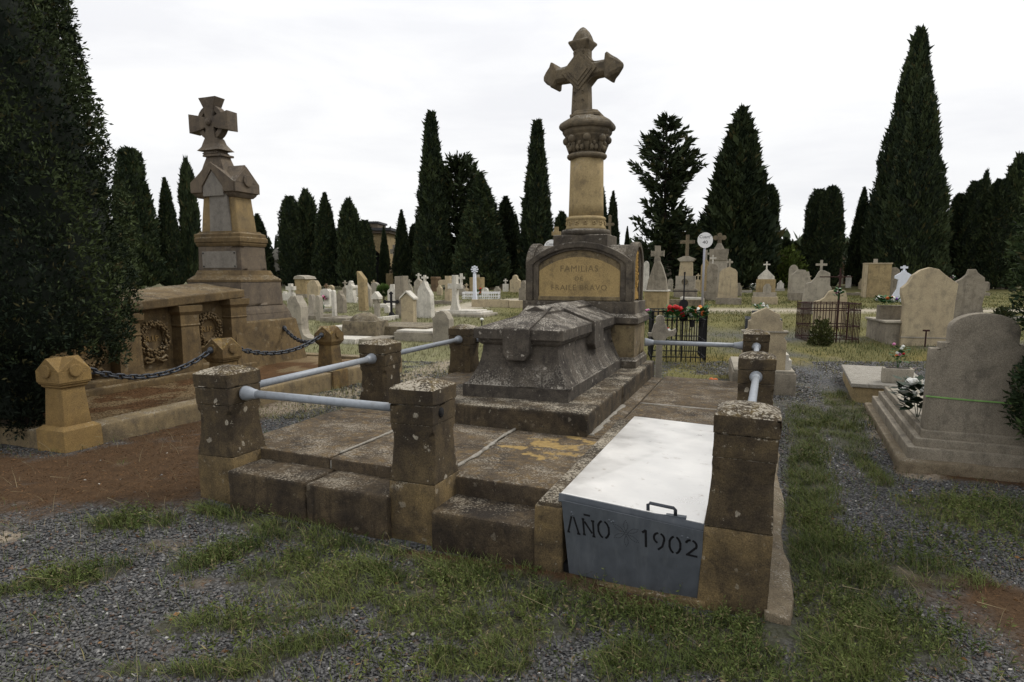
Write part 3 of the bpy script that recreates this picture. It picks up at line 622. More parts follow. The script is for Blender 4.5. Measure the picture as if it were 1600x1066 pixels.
for k in range(8):
    a_ = 2 * math.pi * (k + .3) / 8; c_, s_ = math.cos(a_), math.sin(a_)
    cb = MB().ball((PU + .272 * c_, PV2 + .272 * s_, 3.515), .052, 12, 8); cb.tube([(PU + .215 * c_, PV2 + .215 * s_, 3.36), (PU + .245 * c_, PV2 + .245 * s_, 3.44), (PU + .27 * c_, PV2 + .27 * s_, 3.50)], .03, 6)
    cb.build('crocket', M['cross'], mon, True)
    a2 = a_ + math.pi / 8; lf = MB()
    for q in (-1, 1): lf.ball((PU + .235 * math.cos(a2 + q * .12), PV2 + .235 * math.sin(a2 + q * .12), 3.405), .032, 8, 5, (1, 1, 1.3))
    lf.ball((PU + .25 * math.cos(a2), PV2 + .25 * math.sin(a2), 3.455), .024, 8, 5, (1, 1, 1.3)); lf.build('leaf_carving', M['cross'], mon, True)
ab = MB()
o8 = lambda r, z: [(PU + r * math.cos(R(22.5 + 45 * k)), PV2 + r * math.sin(R(22.5 + 45 * k)), z) for k in range(8)]
ab.loft([o8(.29, 3.56), o8(.31, 3.58), o8(.33, 3.605), o8(.335, 3.64), o8(.362, 3.65), o8(.378, 3.675), o8(.378, 3.70), o8(.36, 3.73), o8(.31, 3.765), o8(.25, 3.80), o8(.23, 3.805)])
weather(ab.build('abacus', M['cross'], mon), .004, 2, .14, .006)
MB().sq([(3.80, .205, .205, .06), (3.835, .205, .205, .06), (3.845, .17, .17, .05), (3.88, .16, .16, .05)], PU, PV2).build('cross_foot', M['cross'], mon, False, .006)
# cross, turned a little more than the pedestal
XR = Matrix.Translation((PU - .08, PV2, 0)) @ Matrix.Rotation(R(-11), 4, 'Z'); ZX = 4.385
sh = MB().sq([(3.87, .125, .115, .05), (4.2, .112, .105, .045), (4.62, .108, .10, .045), (4.66, .108, .10, .045)]); sh.xf(XR).build('cross_shaft', M['cross'], mon, False, .005)
tp = MB().sq([(4.65, .11, .10, .04), (4.70, .135, .125, .03), (4.73, .148, .14, .01), (4.75, .148, .14, .01), (4.765, .122, .115, .035), (4.82, .108, .10, .045), (4.875, .08, .075, .035), (4.92, .04, .038, .018), (4.94, .01, .01, .003)])
tp.xf(XR).build('cross_finial', M['cross'], mon, False, .005)
for sg in (1, -1):
    ar = MB().sq([(0, .10, .10, .042), (.32, .095, .098, .042), (.36, .10, .10, .04)]); ar.xf(XR @ Matrix.Translation((0, 0, ZX)) @ Matrix.Rotation(R(90 * sg), 4, 'Y')).build('cross_arm', M['cross'], mon, False, .005)
    tp = MB().sq([(.35, .10, .10, .035), (.375, .15, .135, .012), (.40, .158, .14, .012), (.43, .13, .125, .035), (.50, .09, .085, .035), (.56, .035, .035, .015), (.575, .008, .008, .003)])
    tp.xf(XR @ Matrix.Translation((0, 0, ZX)) @ Matrix.Rotation(R(90 * sg), 4, 'Y')).build('arm_finial', M['cross'], mon, False, .005)
for sx_ in (1, -1):
    for sz in (1, -1):
        fil = MB(); q = [(sx_ * .09, sz * .09)] + [(sx_ * (.24 - .15 * math.sin(R(a_))), sz * (.24 - .15 * math.cos(R(a_)))) for a_ in range(0, 91, 15)]
        fil.prism(q, -.07, .07); fil.xf(XR @ Matrix.Translation((0, 0, ZX))).build('cross_fillet', M['cross'], mon, False, .005)
for s_, d in ((.25, .108), (.195, .122), (.14, .134)):
    for sg in (1, -1):
        dm = MB().prism([(0, s_), (s_, 0), (0, -s_), (-s_, 0)], -.012, .012); dm.xf(XR @ Matrix.Translation((0, -sg * d, ZX))).build('boss', M['cross'], mon, False, .004)
sc_ = MB()
for z0 in (4.0, 4.11, 4.6):
    for sx_ in (-1, 1):
        sc_.tube([(sx_ * .062 + .022 * math.cos(a_) * (1 - a_ / 9), -.112, z0 + .03 * math.sin(a_) * (1 - a_ / 9)) for a_ in [k * .5 for k in range(12)]], .006, 5)
sc_.xf(XR).build('scroll_carving', M['cross'], mon, True, kind='stuff')
# ================================================================== chained sandstone tomb
LK = uvthing('kerb_wall', 'low sandstone kerb round the chained tomb with brown pine needles inside', 'kerb')
weather(MB().box(-6.13, -5.86, .82, 2.45, -.2, .285).build('kerb_stone', M['kerb'], LK), .008, 3, .2, .02)
weather(MB().box(-6.13, -5.86, 2.46, 4.62, -.2, .285).build('kerb_stone', M['kerb'], LK), .008, 3, .2, .02)
weather(MB().box(-9.9, -6.2, .5, .76, -.2, .27).build('kerb_stone', M['kerb'], LK), .008, 3, .2, .02)
weather(MB().box(-9.0, -6.2, 6.45, 6.7, -.2, .28).build('kerb_stone', M['kerb'], LK), .008, 3, .2, .02)
weather(MB().box(-6.13, -5.86, 5.0, 6.7, -.2, .28).build('kerb_stone', M['kerb'], LK), .008, 3, .2, .02)
def gabled(mb, cx, cy, hx, hy, z0, z1, z2):
    """block with a little gable on each of its four faces"""
    mb.box(cx - hx, cx + hx, cy - hy, cy + hy, z0, z1)
    e = .002
    mb.add([(cx - hx, cy - hy, z1 - e), (cx + hx, cy - hy, z1 - e), (cx, cy - hy, z2), (cx - hx, cy + hy, z1 - e), (cx + hx, cy + hy, z1 - e), (cx, cy + hy, z2)], [(0, 1, 2), (5, 4, 3), (1, 4, 5, 2), (0, 2, 5, 3), (0, 3, 4, 1)])
    mb.add([(cx - hx, cy - hy, z1 - e), (cx - hx, cy + hy, z1 - e), (cx - hx, cy, z2), (cx + hx, cy - hy, z1 - e), (cx + hx, cy + hy, z1 - e), (cx + hx, cy, z2)], [(0, 2, 1), (3, 4, 5), (0, 3, 5, 2), (1, 2, 5, 4), (0, 1, 4, 3)])
    return mb
def disc(cx, cy, cz, r, axis, d=.02):
    mb = MB().lathe([(r, 0), (r, d), (r * .86, d + .004)], 18); mb.xf(Matrix.Translation((cx, cy, cz)) @ Matrix.Rotation(R(90), 4, 'Y' if axis == 'x' else 'X')); return mb
def chainpost(u, v, label, zb=.0, mt='lclean'):
    t = uvthing('chain_post', label, 'post', u, v, zb, 'gabled sandstone posts carrying the chain')
    weather(MB().sq([(-.2, .195, .195, .003), (.30, .19, .19, .003), (.335, .15, .15, .003)]).build('base_block', M[mt], t), .004, 2, .2, .01)
    weather(MB().sq([(.33, .135, .135, .003), (.70, .112, .112, .003)]).build('shaft', M[mt], t), .003, 2, .2, .006)
    MB().sq([(.695, .12, .12, .002), (.71, .135, .135, .002), (.722, .135, .135, .002), (.735, .15, .15, .002), (.752, .155, .155, .002)]).build('neck_moulding', M[mt], t, False, .004)
    gabled(MB(), 0, 0, .16, .16, .75, .862, .985).build('gabled_cap', M[mt], t, False, .006)
    disc(.158, 0, .862, .062, 'x').build('roundel', M[mt], t); disc(0, -.158, .862, .062, 'y').build('roundel', M[mt], t)
    return t
M['lpost2'] = stone('dark_sandstone_post', (.19, .13, .055), (.13, .085, .04), (.05, .038, .026), .45, .6, (.33, .29, .2), .5, 1.4, spots=.1, moss=(.25, .16, .03))
chainpost(-6.02, .645, 'clean honey coloured gabled post at the near end of the chain')
chainpost(-6.02, 2.63, 'dark gabled stone post standing between the two chain spans', 0, 'lpost2')
chainpost(-6.02, 4.78, 'mossy gabled stone post where the chain turns to the obelisk', 0, 'lpost2')
lk = MB(); LR, Lr = .042, .0115
pth = [(math.cos(a_) * .026 + 0, math.sin(a_) * .026 + (.026 if math.sin(a_) > 0 else -.026)) for a_ in [2 * math.pi * k / 14 for k in range(14)]]
rs = []
for i, (x, y) in enumerate(pth):
    a_ = 2 * math.pi * i / 14; n_ = Vector((math.cos(a_), math.sin(a_), 0))
    rs.append([tuple(Vector((x, y, 0)) + n_ * Lr * math.cos(w) + Vector((0, 0, Lr * math.sin(w)))) for w in [2 * math.pi * k / 6 for k in range(6)]])
lk.loft(rs + [rs[0]], False); link0 = lk.build('chain_link', M['chain'], None, True); lme = link0.data; bpy.data.objects.remove(link0)
def chain(a, b, sag, label):
    t = uvthing('chain', label, 'chain', a[0], a[1], a[2], 'iron chain spans of the sandstone tomb')
    A_, B_ = Vector(a), Vector(b); L = (B_ - A_).length * 1.05; n = int(L / .078)
    f = lambda s_: A_.lerp(B_, s_) - Vector((0, 0, sag * 4 * s_ * (1 - s_))) - A_
    for k in range(n):
        s_ = (k + .5) / n; p_ = f(s_); d = (f(min(1, s_ + .02)) - f(max(0, s_ - .02))).normalized()
        o = bpy.data.objects.new('link', lme); COL.objects.link(o); o.parent = t
        q = d.to_track_quat('Y', 'Z'); o.rotation_mode = 'QUATERNION'; o.rotation_quaternion = q @ Matrix.Rotation(R(90 if k % 2 else 0) + R(25), 3, 'Y').to_quaternion(); o.location = p_
    for P0, d0 in ((A_, 1), (B_, -1)):
        d = (f(.03) - f(0)).normalized() if d0 > 0 else (f(.97) - f(1)).normalized()
        mb = MB().lathe([(.042, -.01), (.042, .03), (.028, .05), (.026, .06)], 10).xf(d.to_track_quat('Z', 'Y').to_matrix().to_4x4()); mb.xf(Matrix.Translation(P0 - A_)); mb.build('anchor', M['chain'], t, True)
    return t
chain((-6.02, .81, .86), (-6.02, 2.465, .86), .20, 'nearest chain span sagging between the honey coloured post and the dark post')
chain((-6.02, 2.795, .86), (-6.02, 4.615, .86), .17, 'middle chain span sagging between the two dark gabled posts')
chain((-6.15, 4.88, .87), (-7.72, 5.78, .83), .20, 'far chain span reaching the foot of the obelisk')
# tomb with wreaths
lt = uvthing('wreath_tomb', 'long sandstone tomb with R.I.P. wreaths between pilasters under a sloping slab', 'tomb')
FU = -7.80
weather(MB().box(-9.3, FU + .20, 1.2, 4.95, .1, .33).build('plinth', M['ltomb'], lt), .006, 3, .2, .015)
weather(MB().box(-9.2, FU + .10, 1.3, 4.95, .32, .40).build('plinth', M['ltomb'], lt), .006, 3, .2, .015)
MB().add([(-9.1, 1.4, .39), (FU - .10, 1.4, .39), (FU - .10, 4.95, .39), (-9.1, 4.95, .39), (-9.1, 1.4, 1.17), (FU - .10, 1.4, 1.17), (FU - .10, 4.95, 1.42), (-9.1, 4.95, 1.42)],
         [(0, 3, 2, 1), (4, 5, 6, 7), (0, 1, 5, 4), (1, 2, 6, 5), (2, 3, 7, 6), (3, 0, 4, 7)]).build('wall', M['ltomb'], lt, False, .01)
for v_ in (1.72, 2.73, 3.74, 4.72):
    zt = 1.17 + .07 * (v_ - 1.4)
    pi_ = MB().sq([(.39, .13, .19, .003), (.44, .12, .18, .003), (zt - .32, .11, .165, .003)], FU - .03, v_); weather(pi_.build('pilaster', M['ltomb'], lt), .004, 2, .2, .008)
    MB().sq([(zt - .33, .115, .17, .002), (zt - .31, .125, .18, .002), (zt - .295, .115, .17, .002), (zt - .16, .115, .17, .002), (zt - .11, .15, .21, .002), (zt - .02, .155, .215, .002)], FU - .03, v_).build('pilaster_cap', M['ltomb'], lt, False, .005)
sb = MB().add([(-9.3, 1.15, 1.17), (FU + .10, 1.15, 1.17), (FU + .10, 4.86, 1.40), (-9.3, 4.86, 1.40), (-9.3, 1.15, 1.295), (FU + .10, 1.15, 1.295), (FU + .10, 4.86, 1.525), (-9.3, 4.86, 1.525),
                (-8.6, 1.15, 1.40), (-8.6, 4.86, 1.63)], [(0, 3, 2, 1), (0, 1, 5, 8, 4), (1, 2, 6, 5), (3, 7, 9, 6, 2), (0, 4, 7, 3), (5, 6, 9, 8), (8, 9, 7, 4)])
weather(sb.build('top_slab', M['ltomb'], lt), .007, 4, .2, .015)
for v_ in (2.22, 3.23, 4.23):
    zc = .86 + .06 * (v_ - 3.2); wr = MB()
    for k in range(56):
        a_ = 2 * math.pi * k / 56
        for q in range(4):
            b_ = 2 * math.pi * q / 4 + random.uniform(0, 1.4); r_ = .215 + .045 * math.cos(b_)
            wr.ball((FU - .075 + .05 * max(-.2, math.sin(b_)), v_ + r_ * math.cos(a_), zc + r_ * math.sin(a_)), .021, 5, 4, (1, 1.0, 1.0))
    wr.build('wreath', M['ltomb'], lt, True, kind='stuff')
    rb = MB()
    for s_ in (-1, 1):
        rb.tube([(FU - .06, v_, zc - .28), (FU - .05, v_ + s_ * .09, zc - .30), (FU - .05, v_ + s_ * .16, zc - .26), (FU - .06, v_ + s_ * .20, zc - .30)], .02, 6)
        rb.tube([(FU - .06, v_, zc - .28), (FU - .05, v_ + s_ * .10, zc - .335), (FU - .06, v_ + s_ * .17, zc - .33)], .018, 6)
    rb.ball((FU - .05, v_, zc - .28), .035, 8, 5).build('ribbon', M['ltomb'], lt, True)
    text('R.I.P.', .12, 'inscription', M['lclean'], lt, (FU - .098, v_, zc - .04), (math.pi / 2, 0, math.pi / 2), 1.0, .012)
# obelisk with ringed cross
ob = uvthing('obelisk_monument', 'stepped sandstone obelisk with gabled top, pale plaque and ringed cross', 'monument', -8.40, 5.40, 0)
def S(nm, st, mt='ltomb', lv=3, bv=.01, amp=.005, dx=0, dy=0): return weather(MB().sq(st, dx, dy).build(nm, M[mt], ob), amp, lv, .2, bv)
S('step', [(.1, .80, .88, .003), (.97, .66, .74, .003), (1.0, .63, .70, .003)], 'ltomb')
S('step', [(.99, .62, .69, .003), (1.11, .605, .65, .003)], 'lgrey')
S('step', [(1.105, .61, .64, .003), (1.17, .60, .60, .003), (1.23, .58, .57, .003), (1.26, .565, .52, .003)], 'lgrey')
S('base_block', [(1.25, .59, .50, .003), (1.65, .575, .485, .003)], 'lgrey')
S('base_moulding', [(1.645, .585, .495, .002), (1.68, .585, .495, .002), (1.76, .51, .385, .002), (1.80, .50, .365, .002), (1.84, .49, .34, .002)], 'ltomb')
S('die', [(1.835, .47, .30, .002), (2.25, .455, .29, .002)], 'lgrey', dx=-.03)
for dx_, dz_ in ((0, 0),):
    MB().box(-.40, .34, -.308, -.27, 1.88, 2.16).build('plaque', M['plaque'], ob, False, .004)
    for a_ in (-.37, .31):
        for b_ in (1.91, 2.13): MB().ball((a_, -.31, b_), .014, 8, 5).build('stud', M['iron'], ob, True)
S('die_moulding', [(2.245, .47, .30, .002), (2.28, .485, .315, .002), (2.31, .485, .315, .002), (2.315, .50, .33, .002), (2.38, .50, .33, .002), (2.42, .46, .30, .002)], 'ltomb', dx=-.03)
S('obelisk_base', [(2.40, .50, .31, .002), (2.45, .50, .31, .002), (2.475, .44, .265, .002), (2.50, .43, .255, .002)], 'ltomb', dx=-.05)
M['lobel'] = stone('obelisk_sandstone', (.28, .20, .095), (.21, .155, .08), (.10, .08, .055), .3, .2, streak=.4, sc=1.2, spots=0)
S('obelisk_shaft', [(2.49, .40, .23, .02), (3.12, .34, .20, .02)], 'lobel', dx=-.06)
MB().prism([(-.24, 2.50), (.22, 2.50), (.16, 3.14), (.02, 3.34), (-.12, 3.34), (-.20, 3.14)], -.252, -.2).build('pale_panel', M['plaque'], ob)
for cx_, hx_ in ((-.42, .11), (.21, .13)):
    MB().sq([(3.06, hx_ - .03, .21, .002), (3.10, hx_, .25, .002), (3.132, hx_ + .01, .265, .002)], cx_, 0).build('cap_moulding', M['lgrey'], ob, False, .005)
gabled(MB(), -.10, 0, .465, .275, 3.13, 3.30, 3.60).build('gabled_cap', M['lgrey'], ob, False, .008)
for y0_, y1_ in ((-.30, -.272),):
    MB().prism([(-.565, 3.14), (-.565, 3.31), (-.10, 3.63), (.365, 3.31), (.365, 3.14), (.14, 3.14), (.13, 3.24), (-.09, 3.51), (-.31, 3.24), (-.32, 3.14)], y0_, y1_).build('gable_moulding', M['lgrey'], ob, False, .006)
    MB().prism([(-.31, 3.08), (-.31, 3.22), (-.09, 3.49), (.13, 3.22), (.13, 3.08)], -.280, -.18).build('niche_panel', M['plaque'], ob)
MB().add([(.36, -.285, 3.295), (.36, .285, 3.295), (.36, 0, 3.57), (.392, -.285, 3.295), (.392, .285, 3.295), (.392, 0, 3.57)], [(0, 2, 1), (3, 4, 5), (0, 3, 5, 2), (1, 2, 5, 4), (0, 1, 4, 3)]).box(.36, .392, -.285, .285, 3.14, 3.294).build('side_gable', M['lgrey'], ob, False, .005)
disc(.390, 0, 3.335, .10, 'x', .03).build('roundel', M['lgrey'], ob)
S('spire_base', [(3.36, .30, .19, .003), (3.72, .165, .12, .003), (3.75, .16, .115, .003), (3.752, .20, .15, .003), (3.785, .20, .15, .003)], 'lgrey', dx=-.20)
S('cross_foot', [(3.785, .15, .12, .002), (3.81, .17, .14, .002), (3.83, .15, .12, .002), (3.85, .15, .12, .002), (3.855, .25, .17, .002), (3.90, .21, .135, .002), (3.97, .15, .105, .002), (4.06, .115, .09, .002)], 'lgrey', dx=-.25)
XC = (-.27, 4.32)
def flare(a0):
    mb = MB().sq([(.0, .085, .09, .002), (.12, .088, .09, .002), (.24, .105, .095, .002), (.33, .15, .105, .002), (.40, .185, .11, .002), (.405, .15, .09, .002)])
    return mb.xf(Matrix.Translation((XC[0], 0, XC[1])) @ Matrix.Rotation(R(a0), 4, 'Y'))
for a0, nm in ((0, 'cross_top'), (180, 'cross_stem')): weather(flare(a0).build(nm, M['lgrey'], ob), .003, 2, .2, .008)
for a0 in (90, -90):
    mb = MB().sq([(.0, .085, .09, .002), (.10, .085, .09, .002), (.20, .115, .10, .002), (.42, .155, .115, .002)]); mb.xf(Matrix.Translation((XC[0], 0, XC[1])) @ Matrix.Rotation(R(a0), 4, 'Y'))
    weather(mb.build('cross_arm', M['lgrey'], ob), .003, 2, .2, .008)
rg = MB().loft([[(XC[0] + r_ * math.cos(a_), y_, XC[1] + r_ * math.sin(a_)) for r_, y_ in ((.285, -.07), (.20, -.07), (.20, .07), (.285, .07))] for a_ in [2 * math.pi * k / 28 for k in range(29)]], False)
rg.build('cross_ring', M['lgrey'], ob, False, .008)
MB().ball((XC[0], -.11, XC[1]), .06, 8, 6, (1, .8, 1)).build('boss', M['lgrey'], ob, True)
# ================================================================== other graves
def rect(x0, x1, z0, z1): return [(x0, z0), (x1, z0), (x1, z1), (x0, z1)]
def arch(x0, x1, z0, zs, z1, n=14):
    c, h = (x0 + x1) / 2, (x1 - x0) / 2
    return [(x0, z0)] + [(c - h * math.cos(math.pi * i / n), zs + (z1 - zs) * math.sin(math.pi * i / n)) for i in range(n + 1)] + [(x1, z0)]
def gable(x0, x1, z0, zs, z1): return [(x0, z0), (x1, z0), (x1, zs), ((x0 + x1) / 2, z1), (x0, zs)]
def cross(cx, z0, z1, arm, t, za=None, fl=0.0):
    za = za if za is not None else z0 + (z1 - z0) * .66; h = t / 2; e = h + fl
    return [(cx - e, z0), (cx + e, z0), (cx + h, za - h), (cx + arm - fl, za - h), (cx + arm, za - e), (cx + arm, za + e), (cx + arm - fl, za + h), (cx + h, za + h), (cx + h, z1 - fl), (cx + e, z1), (cx - e, z1), (cx - h, z1 - fl), (cx - h, za + h),
            (cx - arm + fl, za + h), (cx - arm, za + e), (cx - arm, za - e), (cx - arm + fl, za - h), (cx - h, za - h)]
def circ(cx, cz, r, n=10): return [(cx + r * math.cos(2 * math.pi * k / n), cz + r * math.sin(2 * math.pi * k / n)) for k in range(n)]
def tref(cx, z0, z1, arm, t):
    za = z0 + (z1 - z0) * .62; r = t * .62
    return [rect(cx - t / 2, cx + t / 2, z0, z1 - r), rect(cx - arm + r, cx + arm - r, za - t / 2, za + t / 2), circ(cx, z1 - r, r), circ(cx - arm + r, za, r), circ(cx + arm - r, za, r)]
def ogee(x0, x1, z0, zs, z1, k=.3):
    """concave shoulders rising to a small flat head"""
    w = x1 - x0; c = (x0 + x1) / 2; o = [(x0, z0), (x1, z0), (x1, zs)]
    o += [(c + w * (.5 - .38 * t), zs + (z1 - zs) * .8 * t ** 1.6) for t in (.2, .4, .6, .8, 1)]; o += [(c + w * .10, z1), (c - w * .10, z1)]
    o += [(c - w * (.5 - .38 * t), zs + (z1 - zs) * .8 * t ** 1.6) for t in (1, .8, .6, .4, .2)] + [(x0, zs)]
    return o
def mirror(half): return half + [(-x, z) for x, z in half[::-1] if abs(x) > 1e-6]
def G(name, label, px, py, parts, cat='headstone', rz=0.0, group=None, depth=None):
    """a grave marker whose parts are outlines (x, up) in photo pixels, drawn at the distance where it stands"""
    x, y, z = at(px, py); S_ = y / FPX
    t = thing(name, label, cat, (x, y, z), -TH * .9 + rz, group)
    for p_ in parts:
        nm, ol, y0, y1, mt = p_[:5]; mb = MB(); bv = p_[5] if len(p_) > 5 else .012
        if isinstance(ol, tuple): mb.box(*ol)
        else:
            for k, o_ in enumerate(ol if isinstance(ol[0], list) else [ol]):
                e = .003 * k; mb.prism([(a * S_, b * S_ - (.06 if b <= 0 else 0)) for a, b in o_], y0 - e, y1 + e)
        mb.build(nm, M[mt], t, False, bv)
    return t
def flowers(name, label, x, y, z, cols, n, rad, h, cat='flowers', leaf='green', fr=.03, group=None):
    t = thing(name, label, cat, (x, y, z), 0, group); rr = random.Random(int(abs(x) * 991 + abs(y) * 77)); lf = MB()
    for k in range(n * 7):
        a_ = rr.uniform(0, 6.28); r_ = rad * rr.random() ** .5; z_ = h * rr.uniform(.25, .95); d = Vector((math.cos(a_), math.sin(a_), rr.uniform(-.2, .9))).normalized(); L = fr * rr.uniform(1.4, 2.6)
        p_ = Vector((r_ * math.cos(a_), r_ * math.sin(a_), z_)); s_ = d.cross(Vector((0, 0, 1))).normalized() * L * .4
        lf.add([tuple(p_), tuple(p_ + d * L * .5 + s_), tuple(p_ + d * L), tuple(p_ + d * L * .5 - s_)], [(0, 1, 2, 3)])
    for k in range(5): lf.tube([(0, 0, -.02), (rad * .3 * math.cos(k * 1.3), rad * .3 * math.sin(k * 1.3), h * .5)], .004, 4)
    lf.build('leaves', M[leaf], t, kind='stuff')
    for k in range(n):
        a_ = rr.uniform(0, 6.28); r_ = rad * (.3 + .7 * rr.random() ** .5); z_ = h * rr.uniform(.55, 1.05); q = MB(); f_ = fr * rr.uniform(.8, 1.2); c0 = Vector((r_ * math.cos(a_), r_ * math.sin(a_), z_))
        for i in range(9):
            b_ = 2.399 * i; rr_ = f_ * (.25 + .07 * i); e = Vector((math.cos(b_), math.sin(b_), 0)); tz = .9 - .1 * i; o_ = c0 + e * rr_ * .5; s_ = Vector((-e.y, e.x, 0)) * f_ * .38
            tip = c0 + e * rr_ * 1.1 + Vector((0, 0, f_ * tz * .55)); q.add([tuple(o_ - s_ * .5), tuple(tip - s_), tuple(tip + s_), tuple(o_ + s_ * .5)], [(0, 1, 2, 3)])
        q.ball(tuple(c0 + Vector((0, 0, f_ * .12))), f_ * .62, 7, 5); q.build('blossom', M[cols[k % len(cols)]], t, True)
    return t
# ---- stepped grave at the right
x, y, z = at(1415, 735)
rg = thing('stepped_grave', 'grey stepped-shoulder headstone on a three-step kerb tied with green twine', 'grave', (x, y, 0), -TH * 1.1)
Lk = 3.0
weather(MB().box(-.08, 1.18, -.10, Lk, -.3, .02).build('footing', M['conc'], rg), .014, 3, .15, .02)
for e, z0, z1 in ((0, -.05, .13), (.065, .125, .21), (.12, .205, .285)):
    weather(MB().box(e, 1.08 - e, e * .8, Lk - .1 - e, z0, z1).build('step', M['greydk'], rg), .003, 2, .2, .008)
MB().box(.16, .92, .30, Lk - .3, .28, .30).build('cover_slab', M['grey'], rg, False, .005)
hs = [(.13, .38), (.13, 1.13), (.205, 1.13), (.205, 1.20), (.275, 1.20), (.275, 1.37)]
o = [(.135, .22), (.135, 1.07), (.205, 1.07), (.205, 1.13), (.275, 1.13), (.275, 1.26)] + [(.545 - .27 * math.cos(a_), 1.26 + .15 * math.sin(a_)) for a_ in [math.pi * k / 16 for k in range(1, 16)]] + [(.815, 1.26), (.815, 1.13), (.885, 1.13), (.885, 1.07), (.955, 1.07), (.955, .22)]
weather(MB().prism(o, .12, .28).build('tablet', M['greydk'], rg), .003, 3, .2, .008)
for zt in (.598, .605): MB().tube([(.128, .115, zt + .012), (.4, .112, zt), (.7, .112, zt - .006), (.962, .115, zt - .012)], .0035, 5).build('twine', M['twine'], rg)
MB().box(.62, .76, -.09, -.03, -.06, .0).box(.675, .705, -.09, -.05, -.16, -.05).build('bracket', M['polegrey'], rg)
bx, by, bz = at(1408, 668)
def rgp(a, b, c_): p_ = Matrix.Rotation(-TH * 1.1, 4, 'Z') @ Vector((a, b, c_)); return x + p_.x, y + p_.y, c_
flowers('bouquet', 'white chrysanthemums in dark leaves hugging the stepped headstone on the planter side', *rgp(.17, .66, .29), ['fwhite'], 15, .17, .40, leaf='darkleaf', fr=.06)
flowers('bouquet', 'white flowers peeping out behind the stepped headstone by the hedge', *rgp(1.02, .6, .30), ['fwhite'], 5, .1, .36, leaf='darkleaf', fr=.05)
# ---- flat slab tomb with planter
x2, y2, z2 = at(1328, 629)
ft = thing('slab_tomb', 'low flat tomb with rough pale slab and ochre sides before the planter', 'tomb', (x2, y2, z2), -TH * 1.12)
weather(MB().box(.03, .95, .03, 2.1, -.2, .22).build('base', M['ochre'], ft), .005, 2, .2, .01)
weather(MB().box(0, 1.0, 0, 2.15, .22, .275).build('slab', M['mortar'], ft), .004, 3, .2, .008)
def fp(a, b, c_): p_ = Matrix.Rotation(-TH * 1.12, 4, 'Z') @ Vector((a, b, 0)); return x2 + p_.x, y2 + p_.y, z2 + c_
p_ = fp(.60, .34, .275); pt = thing('planter', 'small stained stone planter box on the flat tomb slab', 'planter', p_, -TH * 1.12)
weather(MB().box(-.19, .19, -.11, .11, 0, .21).build('box', M['grey'], pt), .006, 2, .1, .012); MB().box(-.15, .15, -.07, .07, .2, .214).build('soil', M['bark'], pt)
flowers('bouquet', 'green bouquet with a red bloom standing in the stone planter', p_[0], p_[1], p_[2] + .21, ['fwhite', 'pink', 'red', 'fwhite', 'orange'], 7, .10, .32, fr=.035)
# ---- gabled headstone behind the back corner post
x3, y3, z3 = at(1190, 615)
gh = thing('headstone', 'cream gabled headstone with scrolled shoulders behind the back corner post', 'headstone', (x3, y3, z3), -TH * .8)
S3 = y3 / FPX
weather(MB().box(-.44, .46, -.12, 1.6, -.1, .33).build('base', M['greydk'], gh), .004, 2, .2, .01)
weather(MB().box(-.42, .44, -.10, 1.55, .325, .37).build('cover_slab', M['grey'], gh), .003, 2, .2, .008)
o = mirror([(-.31, .36), (-.31, .80), (-.27, .86), (-.32, .92), (-.24, .98), (-.24, 1.10), (-.20, 1.12), (-.20, 1.20), (0, 1.30)])
weather(MB().prism(o, .0, .20).build('tablet', M['cream'], gh), .003, 2, .2, .008)
MB().box(.30, .36, .03, .5, .36, .60).box(.36, .40, .03, .6, .36, .52).build('moulding', M['white'], gh, False, .005)
MB().box(-.33, .33, -.02, .22, .93, .955).build('string_course', M['grey'], gh, False, .004)
# ---- concrete cross and the iron-railed plot
x4, y4, z4 = at(1028, 603)
cc = thing('grave_cross', 'slim grey ringed cross rising behind the pipe rail beside the pedestal', 'cross', (x4, y4, z4), -TH * .3)
S4 = y4 / FPX
MB().prism([(a * S4, b * S4) for a, b in rect(-4.5, 4.5, -8, 75)], -.05, .05).build('stem', M['grey'], cc, False, .006)
MB().prism([(a * S4, b * S4) for a, b in [(-12, 78), (-12, 86), (-9, 97), (-6, 100), (-7, 105), (-5, 110), (0, 112), (5, 110), (7, 105), (6, 100), (9, 97), (13, 87), (20, 88), (24, 91), (25, 86), (22, 79), (12, 78), (9, 73), (5, 70), (-5, 70), (-8, 73)]], -.048, .048).build('cross_head', M['grey'], cc, False, .006)
MB().prism([(a * S4, b * S4) for a, b in rect(-18, -11.5, 78, 84)], -.045, .045).build('arm', M['grey'], cc, False, .006)
def railing(name, label, px0, px1, py, hpx, dep, mat, nx_, ny_, rz, extra=()):
    xa, ya, za = at(px0, py); xb, yb, zb = at(px1, py); w = (px1 - px0) * ya / FPX; h = hpx * ya / FPX
    t = thing(name, label, 'railing', (xa, ya, min(za, zb)), rz)
    def bars(pts0, pts1, n, nm='bar'):
        for k in range(n + 1):
            p_ = Vector(pts0).lerp(Vector(pts1), k / n); mb = MB().tube([(p_.x, p_.y, -.05), (p_.x, p_.y, h * random.uniform(.98, 1.02))], .011, 5)
            mb.build(nm, M[mat], t)
        for z_ in (.1, .42, .82, .985):
            mb = MB().tube([(pts0[0], pts0[1], h * z_), (pts1[0], pts1[1], h * z_)], .012, 4); mb.build('cross_rail', M[mat], t)
    bars((0, 0, 0), (w, 0, 0), nx_); bars((0, dep, 0), (w, dep, 0), nx_); bars((0, 0, 0), (0, dep, 0), ny_); bars((w, 0, 0), (w, dep, 0), ny_)
    return t, w, h
t5, w5, h5 = railing('grave_railing', 'rusty iron grave railing with flower pots behind the slim cross', 1018, 1100, 566, 80, 1.1, 'iron', 11, 9, -TH * .4)
